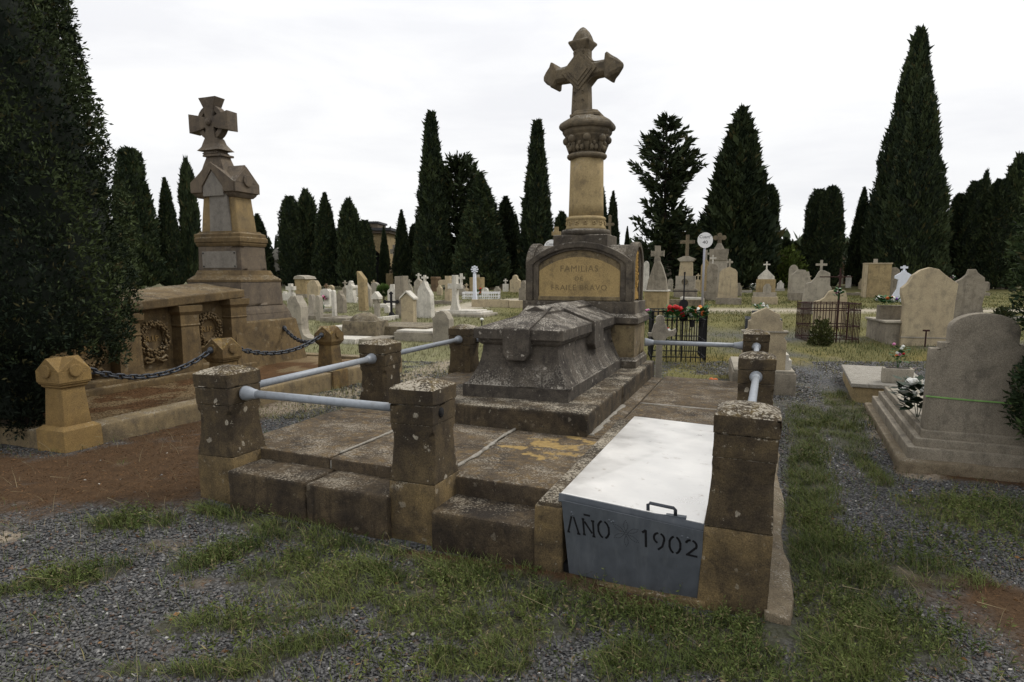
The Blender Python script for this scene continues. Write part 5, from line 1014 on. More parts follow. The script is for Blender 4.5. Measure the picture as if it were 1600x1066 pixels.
for cx_ in (-9, 10): MB().lathe([(.12, -.1), (.1, 40 * s_)], 10, cx_ * s_, -.1).build('column', M['white'], ch, True)
MB().prism([(a * s_, b * s_) for a, b in arch(-4, 5, -1, 18, 24)], -.01, .1).build('door', M['hole'], ch)
xx, yy, zz = at(716, 450); s_ = yy / FPX
t = thing('niche_monument', 'dark brown arched niche monument in the gap between two cypresses', 'monument', (xx, yy, zz), 0)
MB().prism([(a * s_, b * s_) for a, b in rect(-17, 19, -1, 26)], -.3, 1.4).build('base', M['brown'], t, False, .03); MB().prism([(a * s_, b * s_) for a, b in rect(-14, 15, 26, 32)], -.2, 1.3).build('moulding', M['brown'], t, False, .03)
MB().prism([(a * s_, b * s_) for a, b in [(-13, 32), (-13, 60), (-9, 70), (0, 77), (9, 70), (13, 60), (13, 32)]], 0, 1.1).build('niche_block', M['brown'], t, False, .03)
MB().loft([[(s_ * (-2 + r_ * math.cos(a_)), y_, s_ * (56 + r_ * math.sin(a_))) for r_, y_ in ((10.5, -.15), (7, -.15), (7, .02), (10.5, .02))] for a_ in [math.pi * k / 14 for k in range(15)]]).build('archivolt', M['brown'], t)
for cx_ in (-10.7, 6.8): MB().prism([(a * s_, b * s_) for a, b in rect(cx_ - 1.7, cx_ + 1.7, 32, 56)], -.15, .02).build('jamb', M['brown'], t)
MB().prism([(a * s_, b * s_) for a, b in arch(-8.5, 4.5, 33, 55, 61)], -.02, .02).build('niche', M['lgrey'], t)
t = G('cross_monument', 'stone cross rising from a pile of rocks on an ochre pedestal', 614, 448, [('pedestal', rect(-12, 14, 0, 20), 0, 1.2, 'ochre'), ('cross', cross(0, 34, 64, 8, 7, 54), .4, .7, 'grey', .02)], 'monument')
s_ = t.location.y / FPX; rr = random.Random(9)
for k in range(34):
    q = MB().ball((0, 0, 0), rr.uniform(.10, .19), 6, 4, (1.2, 1, .8)); o = q.build('rock', M['rock'], t); f_ = rr.random(); r_ = (1 - f_ * .7) * 12 * s_
    o.location = (rr.uniform(-r_, r_), rr.uniform(0.0, 1.0), (20 + 24 * f_) * s_); o.rotation_euler = (rr.random() * 3, rr.random() * 3, 0)
# the smaller stones of the back rows
SHP = {'arch': lambda w, h: arch(-w, w, 0, h - w, h), 'gable': lambda w, h: gable(-w, w, 0, h * .8, h), 'flat': lambda w, h: rect(-w, w, 0, h), 'ogee': lambda w, h: ogee(-w, w, 0, h * .68, h),
       'steps': lambda w, h: mirror([(-w, 0), (-w, h * .65), (-w * .7, h * .65), (-w * .7, h * .8), (-w * .4, h * .8), (-w * .4, h)])}
for px, py, w, h, sh, mt, cr, lab in (
    (444, 470, 5, 14, 'steps', 'white', 0, 'little white stepped stone in the gap right of the obelisk base'),
    (516, 463, 5, 17, 'arch', 'cream', 0, 'cream round stone behind the slender white stele'),
    (538, 463, 4, 15, 'gable', 'grey', 9, 'grey gabled stone with a cross, left of the ball-topped white one'),
    (556, 462, 5, 16, 'ogee', 'white', 0, 'white concave-shouldered stone just left of the broken column'),
    (583, 461, 5, 13, 'flat', 'cream', 10, 'low cream block with a cross between the column and the round shrub'),
    (604, 490, 4, 12, 'arch', 'white', 0, 'tiny white arched marker under the round shrub trunk'),
    (622, 463, 5, 18, 'gable', 'white', 0, 'white gabled stone right of the round shrub'),
    (639, 460, 5, 15, 'steps', 'grey', 8, 'grey stepped stone with a little cross behind the coping headstone'),
    (644, 482, 4, 14, 'arch', 'white', 0, 'white low arched stone touching the coping headstone'),
    (668, 466, 4, 12, 'flat', 'white', 0, 'white low block before the domed brown pillar'),
    (686, 462, 4, 17, 'ogee', 'cream', 0, 'cream concave stone left of the knobbed cross'),
    (728, 462, 4, 12, 'gable', 'cream', 7, 'cream gabled marker with a cross left of the slim white column'),
    (757, 463, 5, 13, 'arch', 'white', 0, 'white arched stone right of the slim white column'),
    (776, 459, 5, 11, 'steps', 'grey', 0, 'grey stepped stone past the end of the white railing'),
    (789, 456, 4, 12, 'flat', 'white', 8, 'white block with a cross left of the shouldered cream stone'),
    (1047, 456, 4, 20, 'arch', 'grey', 0, 'grey arched stone between the two pedestal crosses'),
    (1090, 455, 5, 19, 'gable', 'cream', 8, 'cream gabled stone with cross left of the sign pole'),
    (1153, 463, 5, 20, 'steps', 'greydk', 0, 'dark stepped stone right of the tall trefoil-cross headstone'),
    (1176, 452, 5, 12, 'arch', 'cream', 0, 'cream arched stone left of the small ornate tomb'),
    (1219, 453, 5, 14, 'ogee', 'white', 0, 'white concave stone in front of the green bush'),
    (1262, 455, 5, 17, 'flat', 'cream', 9, 'cream block with cross behind the scroll-shouldered headstone'),
    (1291, 449, 5, 20, 'gable', 'grey', 7, 'grey gabled stone with cross at the foot of the twin cypresses'),
    (1325, 450, 4, 19, 'arch', 'white', 0, 'white arched stone left of the slender pinnacle'),
    (1346, 452, 4, 16, 'steps', 'cream', 0, 'cream stepped stone right of the slender pinnacle'),
    (1427, 452, 5, 25, 'gable', 'grey', 8, 'grey gabled stone with cross behind the white painted headstone'),
    (1436, 447, 5, 27, 'arch', 'cream', 0, 'cream arched stone over the left shoulder of the bell-shaped headstone'),
    (1523, 450, 6, 17, 'ogee', 'cream', 0, 'cream concave stone over the right shoulder of the crested grey headstone'),
    (1540, 455, 5, 15, 'arch', 'greydk', 0, 'dark arched stone in the grass left of the hedge'),
    (1551, 449, 4, 13, 'gable', 'white', 7, 'white gabled marker with cross near the hedge')):
    P_ = [('tablet', SHP[sh](w, h), 0, .22, mt)]
    if cr: P_.append(('cross', cross(0, h - 1, h + cr, cr * .42, 1.8), .06, .14, mt, .003))
    G('headstone', lab, px, py, P_, rz=random.uniform(-.12, .12))
# a few more low kerbs that fill the rows
rr = random.Random(21); kinds = ['weathered low kerb with a dusty white slab', 'sunken grey kerb with mown dry grass inside', 'cracked pale slab lying flush with the grass']
rows = [(560, 470, 'beside the broken column'), (520, 505, 'just past the slender stele'), (480, 490, 'at the foot of the honey pillar'), (600, 482, 'under the round green shrub'), (690, 476, 'behind the knobbed cream cross'), (640, 470, 'behind the blocky grey pillar'), (575, 503, 'across the aisle from the roofed cross'),
        (1330, 462, 'below the gothic pinnacle stone'), (1215, 455, 'between the ornate tomb and the humped stones'), (1080, 470, 'behind the round sign'), (1530, 462, 'past the crested grey headstone'), (1165, 458, 'by the small brown cross'), (535, 520, 'between the two chain-side slabs'), (470, 500, 'behind the scrolled headstone')]
for k, (px, py, where) in enumerate(rows):
    w_ = rr.uniform(.4, .55); L_ = rr.uniform(1.2, 1.8); m_ = ['white', 'greydk', 'mortar'][k % 3]
    G('grave_slab', kinds[k % 3] + ' ' + where, px, py, [('kerb', (-w_, w_, 0, .12, -.1, .16), 0, 0, m_), ('kerb', (-w_, -w_ + .12, .13, L_, -.1, .16), 0, 0, m_), ('kerb', (w_ - .12, w_, .13, L_, -.1, .16), 0, 0, m_), ('slab', (-w_ + .13, w_ - .13, .13, L_, -.1, .08 + .05 * (k % 2)), 0, 0, m_)], 'grave')
# ================================================================== trees
rng = np.random.default_rng(5)
def leafmesh(name, P_, D, L, w, col, mat, parent=None):
    """one diamond-shaped spray per point"""
    D = D / np.linalg.norm(D, axis=1, keepdims=True); r_ = rng.normal(size=D.shape); s_ = np.cross(D, r_); s_ /= np.linalg.norm(s_, axis=1, keepdims=True) + 1e-9
    L = L[:, None]; w = w[:, None]
    V = np.stack([P_, P_ + D * L * .45 + s_ * w * .5, P_ + D * L, P_ + D * L * .45 - s_ * w * .5], 1).reshape(-1, 3)
    n = len(P_); F_ = np.arange(n * 4).reshape(n, 4); c_ = np.concatenate([np.repeat(col, 4, 0), np.ones((n * 4, 1))], 1)
    return big(name, V, F_, mat, parent, c_)
G0, G1, G2 = np.array([.013, .021, .011]), np.array([.045, .060, .024]), np.array([.06, .055, .022])
def colour(n, nz_, green=1.0, lo=None, hi=None):
    t = np.clip(nz_ + rng.normal(0, .16, n), 0, 1)[:, None]; c_ = (lo if lo is not None else G0) * (1 - t) + (hi if hi is not None else G1) * t
    dry = (rng.random(n) < .04)[:, None]; return np.where(dry, G2, c_) * green
PROF = {
    'column': lambda t: np.interp(t, [0, .03, .12, .45, .8, .93, 1], [.55, .82, .97, 1, .78, .55, .22]),
    'cone': lambda t: np.interp(t, [0, .03, .1, .3, .6, .85, .97, 1], [.55, .9, 1, .93, .66, .34, .10, .02]),
    'spire': lambda t: np.interp(t, [0, .03, .15, .4, .65, .85, 1], [.6, .9, 1, .86, .6, .32, .02]),
    'taper': lambda t: np.interp(t, [0, .04, .2, .5, .85, .97, 1], [.75, 1, .92, .68, .34, .2, .12]),
    'flat': lambda t: np.interp(t, [0, .04, .15, .5, .85, .97, 1], [.6, .9, 1, .86, .57, .42, .20]),
    'giant': lambda t: np.interp(t, [0, .05, .2, .4, .6, .8, .95, 1], [.9, 1, .98, .84, .62, .38, .19, .06]),
    'ragged': lambda t: np.interp(t, [0, .05, .2, .5, .75, .9, 1], [.6, .9, 1, .86, .70, .46, .08]),
}
def proto(kind, H, Rm, n, Ls, seed, lumps=.5, green=1.15):
    """crown and trunk meshes of one kind of cypress, shared by its copies"""
    pf = PROF[kind]; sd_ = seed * 17
    def lump(a, t): return 1 - lumps / 2 + lumps * (fbm(np.cos(a) * 2.1 + 7 + seed, np.sin(a) * 2.1 + t * H * .55, sd_, 3)) + .42 * (fbm(np.cos(a) * 5 + 3, np.sin(a) * 5 + t * H * 1.2, sd_ + 5, 3) - .5)
    tt = rng.random(n * 3); keep = rng.random(n * 3) < (pf(tt) * .8 + .2); t = tt[keep][:n]; n = len(t); a = rng.uniform(0, 2 * np.pi, n)
    lm = lump(a, t); dep = 1 - .30 * rng.random(n) ** 2; r_ = pf(t) * Rm * lm * dep
    z0 = .035; z_ = H * (z0 + (1 - z0) * t)
    P_ = np.stack([r_ * np.cos(a), r_ * np.sin(a), z_], 1)
    D = np.stack([np.cos(a) * .55, np.sin(a) * .55, np.full(n, .95)], 1) + rng.normal(0, .28, (n, 3))
    nzv = fbm(np.cos(a) * 3 + t * H * .8, np.sin(a) * 3 + 5, sd_ + 9, 3); nzv = np.clip((nzv - .3) * 1.7, 0, 1)
    L = Ls * rng.uniform(.6, 1.3, n); fz_ = rng.random(n) < .12; L[fz_] *= 1.9; D[fz_, :2] *= 1.5
    crown = leafmesh('crown', P_ - D * L[:, None] * .35, D, L, L * rng.uniform(.25, .4, n), colour(n, nzv, green), M['leaf'])
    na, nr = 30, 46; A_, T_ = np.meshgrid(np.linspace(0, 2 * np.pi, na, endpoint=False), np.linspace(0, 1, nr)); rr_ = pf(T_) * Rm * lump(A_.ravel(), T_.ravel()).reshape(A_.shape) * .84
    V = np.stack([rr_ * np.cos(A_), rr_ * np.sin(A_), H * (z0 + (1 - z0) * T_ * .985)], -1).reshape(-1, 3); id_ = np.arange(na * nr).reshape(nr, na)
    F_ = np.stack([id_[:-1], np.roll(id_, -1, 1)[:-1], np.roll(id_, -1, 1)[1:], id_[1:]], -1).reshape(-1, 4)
    core = big('shade_core', V, F_, M['leaf'], None, np.tile([.012, .017, .010, 1], (len(V), 1)))  # dark-tinted shell added to block light; paints the crown's inner shade
    tr = MB().tube([(0, 0, -.3), (0, 0, H * .1), (.02, 0, H * .5), (0, 0, H * .9)], .1, 8, [Rm * .16, Rm * .12, Rm * .08, .02]).build('trunk', M['bark'])
    d_ = (crown.data, core.data, tr.data, H, Rm)
    for o in (crown, core, tr): bpy.data.objects.remove(o)
    return d_
PR = {'column': proto('column', 18, 1.9, 15000, .42, 1), 'cone': proto('cone', 18, 2.4, 17000, .42, 2, .5, 1.35), 'spire': proto('spire', 18, 2.0, 15000, .42, 3), 'flat': proto('flat', 18, 2.0, 16000, .42, 4, .5, 1.4),
      'ragged': proto('ragged', 16, 2.3, 13000, .6, 5, .75), 'taper': proto('taper', 18, 1.6, 15000, .36, 7, .3), 'big': proto('giant', 20, 3.0, 26000, .40, 6, .3), 'shag': proto('cone', 18, 2.6, 16000, .62, 8, .75, 1.05)}
def tree(kind, px, base, top, hw_, label, rot=0.0, name='cypress_tree', group='cypresses around the cemetery'):
    cm, co, tm, H, Rm = PR[kind]; x, y, z = at(px, base); s_ = y / FPX; d_t = ray(px, top); h = CAM_H + y * d_t[2] / d_t[1] - z
    t = thing(name, label, 'tree', (x, y, z - .1), rot, group)
    for me, nm in ((cm, 'crown'), (co, 'shade_core'), (tm, 'trunk')):
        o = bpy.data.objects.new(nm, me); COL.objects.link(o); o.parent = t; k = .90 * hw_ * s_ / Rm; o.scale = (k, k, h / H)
    return t
T = [('flat', 219, 452, 230, 36, 'blunt-topped cypress just past the overhanging foreground tree'), ('spire', 270, 450, 276, 22, 'slim pointed cypress between the blunt one and the obelisk'), ('ragged', 304, 449, 247, 17, 'thin ragged cypress mostly behind the obelisk cross'),
     ('spire', 408, 449, 332, 26, 'short cypress at the right flank of the obelisk'), ('spire', 435, 446, 366, 7, 'needle-thin distant cypress above the white chapel'), ('column', 459, 449, 305, 20, 'first full cypress of the clump before the mausoleum'),
     ('ragged', 484, 448, 296, 24, 'tallest ragged cypress of the clump before the mausoleum'), ('spire', 513, 450, 299, 25, 'right-hand dark cypress of the clump before the mausoleum'), ('ragged', 549, 451, 309, 22, 'loose-topped cypress standing across the mausoleum front'),
     ('column', 573, 451, 342, 16, 'smaller cypress hugging the mausoleum doorway'), ('column', 588, 444, 345, 8, 'small rounded cypress tip over the mausoleum roof'), ('spire', 602, 447, 352, 10, 'narrow cypress at the mausoleum corner'), ('spire', 630, 448, 326, 17, 'pointed cypress behind the rock-piled cross'),
     ('column', 650, 447, 348, 13, 'stubby cypress in the shade of the tallest left spire'), ('taper', 678, 451, 172, 33, 'very tall slender cypress left of the loose pine'), ('cone', 752, 452, 268, 44, 'broad cone cypress beside the niche monument'),
     ('spire', 790, 448, 305, 34, 'dark bluish cypress tucked behind the broad cone'), ('spire', 806, 446, 333, 14, 'distant feathery cypress left of the blunt tall one'), ('taper', 838, 451, 186, 32, 'tall blunt cypress just left of the main column'),
     ('ragged', 877, 446, 330, 20, 'low rounded cypress behind the arched block'), ('spire', 938, 447, 286, 16, 'dark cypress hidden behind the main column'), ('spire', 955, 447, 297, 16, 'dark cypress emerging right of the main column'),
     ('spire', 978, 446, 352, 8, 'tiny distant cypress beside the fir'), ('shag', 1146, 451, 168, 58, 'big shaggy dark cypress behind the round sign'), ('column', 1193, 449, 287, 22, 'smooth cypress against the big shaggy one'),
     ('ragged', 1224, 446, 370, 17, 'small dark tree rising from the bright green bush'), ('column', 1270, 449, 294, 22, 'left trunk of the twin cypresses by the bush'), ('column', 1290, 450, 289, 22, 'right trunk of the twin cypresses by the bush'), ('ragged', 1303, 447, 304, 8, 'wispy dying cypress beside the twin pair'),
     ('spire', 1339, 447, 291, 20, 'thin spike-topped cypress left of the giant'), ('cone', 1354, 447, 300, 24, 'half-hidden cypress at the foot of the giant'), ('big', 1404, 450, 42, 56, 'giant rear cypress, the tallest of all'), ('big', 1418, 456, 122, 52, 'broad cypress merged into the front of the giant'),
     ('spire', 1465, 446, 333, 10, 'little distant cypress right of the giant'), ('column', 1486, 450, 301, 17, 'round-topped column cypress, first right of the giant'), ('column', 1509, 451, 281, 22, 'second column cypress right of the giant'), ('ragged', 1523, 449, 266, 12, 'thin shoot cypress between two columns'),
     ('column', 1547, 452, 278, 26, 'thick column cypress near the hedge side'), ('ragged', 1572, 452, 240, 26, 'jagged cypress near the frame-side conifer'), ('column', 1600, 452, 216, 30, 'tall cypress partly cut by the conifer foliage'), ('cone', 1650, 452, 205, 36, 'cone cypress beyond the conifer foliage'),
     ('column', 150, 452, 240, 30, 'cypress behind the overhanging foreground tree'), ('cone', 60, 452, 200, 40, 'broad cypress far behind the foreground tree trunk'), ('column', 20, 452, 260, 30, 'column cypress seen through the foreground tree')]
for k, (kd, px, b_, tp, hw_, lab) in enumerate(T): tree(kd, px, b_, tp, hw_, lab, k * 1.3)
def branchy(name, label, px, base, top, hw_, n_br, tipup, drop, seed, prof, holes=0.0, leafL=.5, dens=46, cat='tree'):
    """conifer built branch by branch, with air between the branches"""
    x, y, z = at(px, base); s_ = y / FPX; d_t = ray(px, top); H = CAM_H + y * d_t[2] / d_t[1] - z; Rm = hw_ * s_; rr = np.random.default_rng(seed)
    t = thing(name, label, cat, (x, y, z - .1), 0); Ps, Ds, Cs = [], [], []
    br = MB().tube([(0, 0, -.2), (.05, 0, H * .4), (0, .05, H * .96)], .1, 8, [H * .018, H * .012, .03])
    for k in range(n_br):
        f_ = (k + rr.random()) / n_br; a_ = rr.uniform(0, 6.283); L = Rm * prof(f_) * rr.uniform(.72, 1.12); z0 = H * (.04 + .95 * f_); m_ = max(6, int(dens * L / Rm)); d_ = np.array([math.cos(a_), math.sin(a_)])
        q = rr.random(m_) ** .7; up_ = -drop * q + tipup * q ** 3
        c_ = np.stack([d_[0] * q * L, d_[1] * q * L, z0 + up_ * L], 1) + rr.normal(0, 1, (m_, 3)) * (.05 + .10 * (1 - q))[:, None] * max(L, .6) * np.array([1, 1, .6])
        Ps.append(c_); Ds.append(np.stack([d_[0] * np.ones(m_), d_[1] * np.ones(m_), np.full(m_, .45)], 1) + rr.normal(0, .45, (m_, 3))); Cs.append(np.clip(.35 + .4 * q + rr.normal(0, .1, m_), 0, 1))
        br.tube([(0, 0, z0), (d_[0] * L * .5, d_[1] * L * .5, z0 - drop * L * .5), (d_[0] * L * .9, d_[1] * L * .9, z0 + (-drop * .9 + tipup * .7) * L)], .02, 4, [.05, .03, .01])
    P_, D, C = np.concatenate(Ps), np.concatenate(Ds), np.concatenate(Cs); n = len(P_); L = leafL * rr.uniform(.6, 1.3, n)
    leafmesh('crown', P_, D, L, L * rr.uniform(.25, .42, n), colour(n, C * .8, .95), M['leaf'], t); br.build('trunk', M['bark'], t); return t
branchy('fir_tree', 'tiered dark fir with ragged upturned branches', 1034, 450, 178, 58, 130, .55, .10, 3, lambda f: np.interp(f, [0, .1, .28, .36, .48, .58, .64, .8, 1], [.9, 1.05, 1.0, .6, .38, .62, .85, .62, .08]), leafL=.55, dens=110)
branchy('pine_tree', 'open-crowned dark tree with sky showing through its branches', 714, 450, 250, 38, 150, .5, -.2, 4, lambda f: np.interp(f, [0, .2, .45, .6, .85, 1], [.3, .4, .75, .85, .95, .45]), leafL=.5, dens=60)
branchy('fir_tree', 'low dark spreading conifer between the fir and the shaggy cypress', 1088, 448, 350, 40, 130, .3, .2, 6, lambda f: np.interp(f, [0, .3, .8, 1], [1, 1, .7, .2]), leafL=.5, dens=90)
def bush(name, label, px, base, top, hw_, n, lo, hi, leafL, cat='bush'):
    x, y, z = at(px, base); s_ = y / FPX; H = (base - top) * s_; Rm = hw_ * s_; t = thing(name, label, cat, (x, y, z), 0)
    v_ = rng.normal(size=(n, 3)); v_ /= np.linalg.norm(v_, axis=1, keepdims=True); v_[:, 2] = np.abs(v_[:, 2]); l_ = .72 + .5 * (fbm(v_[:, 0] * 3 + 5, v_[:, 1] * 3 + v_[:, 2] * 4, 77, 3)); r_ = rng.random(n) ** .35
    P_ = v_ * (l_ * r_)[:, None] * np.array([Rm, Rm, H]) * .95; D = v_ + rng.normal(0, .5, (n, 3)) + np.array([0, 0, .3]); L = leafL * rng.uniform(.6, 1.3, n)
    leafmesh('foliage', P_, D, L, L * .5, colour(n, np.clip(l_ - .5, 0, 1), 1, np.array(lo), np.array(hi)), M['leaf'], t); MB().tube([(0, 0, -.1), (0, 0, H * .6)], .04 * Rm + .02, 6).build('stem', M['bark'], t); return t
bush('green_bush', 'bright yellow-green bush glowing beside the shaggy cypress', 1219, 449, 384, 38, 5000, (.035, .055, .012), (.115, .15, .03), .30)
x, y, z = at(600, 476); tp_ = thing('round_shrub', 'round green topiary shrub on a thin trunk among the headstones', 'shrub', (x, y, z)); s_ = y / FPX; n = 1500
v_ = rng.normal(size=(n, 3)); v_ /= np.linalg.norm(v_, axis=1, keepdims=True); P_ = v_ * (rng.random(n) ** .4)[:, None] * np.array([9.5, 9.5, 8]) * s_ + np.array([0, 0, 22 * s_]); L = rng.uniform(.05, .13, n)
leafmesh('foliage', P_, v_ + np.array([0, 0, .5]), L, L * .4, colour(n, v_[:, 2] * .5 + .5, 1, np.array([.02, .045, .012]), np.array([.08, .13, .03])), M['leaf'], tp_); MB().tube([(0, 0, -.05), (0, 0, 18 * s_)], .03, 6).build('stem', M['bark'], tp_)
bush('small_bush', 'scruffy dark bush growing inside the rusty railing', 1282, 540, 494, 18, 1400, (.02, .03, .01), (.085, .09, .025), .07)
bush('small_bush', 'dark low bush at the foot of the right conifer by the dusty slab', 1566, 503, 478, 16, 900, (.012, .02, .01), (.05, .06, .02), .09)
# foreground cypress at the left and conifer at the right
def sprays(P_, D, L, col, name, parent, per=5, spread=.55):
    n = len(P_); P2 = np.repeat(P_, per, 0); D2 = np.repeat(D, per, 0) + rng.normal(0, spread, (n * per, 3)); L2 = np.repeat(L, per) * rng.uniform(.5, 1.15, n * per); P2 = P2 + rng.normal(0, .3, P2.shape) * L2[:, None]
    c2 = np.repeat(col, per, 0) * rng.uniform(.75, 1.3, (n * per, 1)); return leafmesh(name, P2, D2, L2, L2 * rng.uniform(.24, .45, n * per), c2, M['leaf'], parent)
def near_tree(name, label, x, y, H, zs, rs, n, Ls, seed, lo, hi, z_low, lumps=.5, trunk_r=.14, brown=0.0, rot=0.0):
    z = float(gz(x, y)); t = thing(name, label, 'tree', (x, y, z), 0)
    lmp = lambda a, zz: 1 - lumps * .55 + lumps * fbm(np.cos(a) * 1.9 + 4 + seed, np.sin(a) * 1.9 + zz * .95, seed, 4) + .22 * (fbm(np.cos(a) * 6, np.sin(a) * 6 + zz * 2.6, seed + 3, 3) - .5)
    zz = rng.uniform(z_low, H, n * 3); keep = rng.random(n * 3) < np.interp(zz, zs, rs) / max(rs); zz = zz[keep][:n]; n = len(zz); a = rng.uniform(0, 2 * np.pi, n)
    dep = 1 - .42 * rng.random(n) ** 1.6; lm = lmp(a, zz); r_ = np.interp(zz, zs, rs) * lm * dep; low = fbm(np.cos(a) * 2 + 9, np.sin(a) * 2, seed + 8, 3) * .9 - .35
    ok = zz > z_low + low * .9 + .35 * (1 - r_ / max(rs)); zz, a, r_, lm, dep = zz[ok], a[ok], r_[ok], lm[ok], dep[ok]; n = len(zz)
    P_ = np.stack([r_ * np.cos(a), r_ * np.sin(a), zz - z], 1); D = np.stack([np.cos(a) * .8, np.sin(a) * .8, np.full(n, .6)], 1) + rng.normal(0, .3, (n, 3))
    nzv = np.clip((fbm(np.cos(a) * 4 + zz, np.sin(a) * 4 + zz * 1.5, seed + 6, 3) - .3) * 1.6 * dep, 0, 1); cc_ = colour(n, nzv, 1, np.array(lo), np.array(hi))  # paler patches and outer sprays: lit lumps painted into the leaf colour
    if brown:
        b_ = (fbm(np.cos(a) * 3, zz * 2, seed + 12, 2) > 1 - brown) & (zz < z_low + 1.2); cc_[b_] = np.array([.05, .03, .014]) * rng.uniform(.7, 1.4, (b_.sum(), 1))
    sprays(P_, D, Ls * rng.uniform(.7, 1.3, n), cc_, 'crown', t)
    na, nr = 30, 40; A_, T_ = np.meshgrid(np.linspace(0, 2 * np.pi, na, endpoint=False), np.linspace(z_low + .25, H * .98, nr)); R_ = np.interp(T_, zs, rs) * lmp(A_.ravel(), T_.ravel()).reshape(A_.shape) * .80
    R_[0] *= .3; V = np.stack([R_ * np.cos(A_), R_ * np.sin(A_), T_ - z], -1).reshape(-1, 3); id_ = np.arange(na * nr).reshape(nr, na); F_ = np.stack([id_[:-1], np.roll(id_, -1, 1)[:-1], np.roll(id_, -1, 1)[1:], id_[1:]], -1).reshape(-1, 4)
    big('shade_core', V, F_, M['leaf'], t, np.tile([.010, .014, .009, 1], (len(V), 1)))  # added core; shade inside the crown is put into its dark tint
    MB().tube([(0, 0, -.2), (.03, 0, .6), (-.02, .02, 1.6), (0, 0, H * .8)], .1, 10, [trunk_r * 1.25, trunk_r, trunk_r * .8, .03]).build('trunk', M['bark'], t)
    bm_ = MB()
    for k in range(14):
        a_ = k * 2.4; z0 = z_low * .5 + k * .12; L = np.interp(z0 + .5, zs, rs) * .7
        bm_.tube([(0, 0, z0), (math.cos(a_) * L * .5, math.sin(a_) * L * .5, z0 + .3), (math.cos(a_) * L, math.sin(a_) * L, z0 + .75)], .02, 5, [.035, .022, .008])
    bm_.build('limbs', M['bark'], t, kind='stuff'); return t
near_tree('cypress_tree', 'big dark foreground cypress overhanging the wreath tomb', -5.28, 6.75, 8.2, [.7, 1.1, 1.5, 2.2, 3.2, 4.0, 5.0, 6.5, 8.2], [1.0, 1.08, 1.12, 1.06, 1.06, .97, .76, .45, .05], 40000, .055, 11, (.010, .017, .009), (.066, .088, .03), .62, .5, .085, .06)
near_tree('conifer_tree', 'bright-tipped conifer pushing in beside the stepped grave', 4.98, 5.35, 6.5, [.1, .5, .9, 1.15, 1.4, 1.9, 2.4, 3.5, 5.0, 6.5], [.42, .66, .66, .46, .62, .76, .72, .60, .45, .05], 15000, .06, 13, (.014, .026, .010), (.075, .105, .034), .12, .42, .08)
bx_, by_ = -6.0, 7.6
near_tree('dark_fill_shrub', 'near-black shrub added to fill the dark under the foreground cypress', -4.98, 6.42, 1.25, [.1, .4, .8, 1.25], [.34, .42, .36, .1], 3500, .06, 19, (.006, .01, .006), (.016, .022, .01), .12, .4, .05)  # added shrub, leaves coloured near-black to stand in for the dark there
# far-off dark wood closing the view
n = 26000; xx = rng.uniform(-130, 150, n); yy = 74 + 26 * rng.random(n); hh = 2.0 + 4.0 * fbm(xx * .06, yy * .05, 90, 4); zz = rng.random(n) * hh; P_ = np.stack([xx, yy, gz(xx, yy) + zz], 1)
L = rng.uniform(.8, 1.8, n); o = leafmesh('far_wood', P_, np.array([0, 0, .8]) + rng.normal(0, .6, (n, 3)), L, L * .6, colour(n, np.clip(zz / hh, 0, 1) * .6, 1.0), M['leaf']); o['kind'] = 'stuff'
xs_ = np.linspace(-130, 150, 120); tp2 = gz(xs_, xs_ * 0 + 100) + 1.2 + 3.2 * fbm(xs_ * .06, xs_ * 0 + 5, 90, 4); wv = MB(); wv.loft([[(x_, 98, .5), (x_, 98, t_), (x_, 103, t_ * .98), (x_, 103, .5)] for x_, t_ in zip(xs_, tp2)])
hg = wv.build('far_hedge', M['darkleaf'], kind='stuff')
# ================================================================== pebbles, grass, litter
def free(x, y):
    """false where a tomb, kerb or platform covers the ground"""
    u, v = to_uv(x, y); ins = (u > -3.85) & (u < .36) & (v > -.02) & (v < 5.65)
    for (pu, pv, *_r) in posts: ins |= (abs(u - pu) < .2) & (abs(v - pv) < .21)
    ins |= (u > -9.9) & (u < -5.83) & (v > .46) & (v < 6.7)
    ins |= (u > .3) & (u < .47) & (v > -.35) & (v < 5.6)
    dx, dy = x - rg.location.x, y - rg.location.y; c_, s_ = math.cos(TH * 1.1), math.sin(TH * 1.1); a_, b_ = dx * c_ - dy * s_, dx * s_ + dy * c_; ins |= (a_ > -.02) & (a_ < 1.1) & (b_ > -.02) & (b_ < 3)
    dx, dy = x - ft.location.x, y - ft.location.y; c_, s_ = math.cos(TH * 1.12), math.sin(TH * 1.12); a_, b_ = dx * c_ - dy * s_, dx * s_ + dy * c_; ins |= (a_ > -.02) & (a_ < 1.0) & (b_ > -.02) & (b_ < 2.2)
    return ~ins
def scatter(n, x0, x1, y0, y1, bias=1.0):
    y = y0 + (y1 - y0) * rng.random(n) ** bias; x = x0 + (x1 - x0) * rng.random(n); k = (abs(x) < y * .95 + .5); return x[k], y[k]
gh_ = lambda x, y: gz(x, y) + (fbm(x * 3, y * 3, 3) - .5) * .03
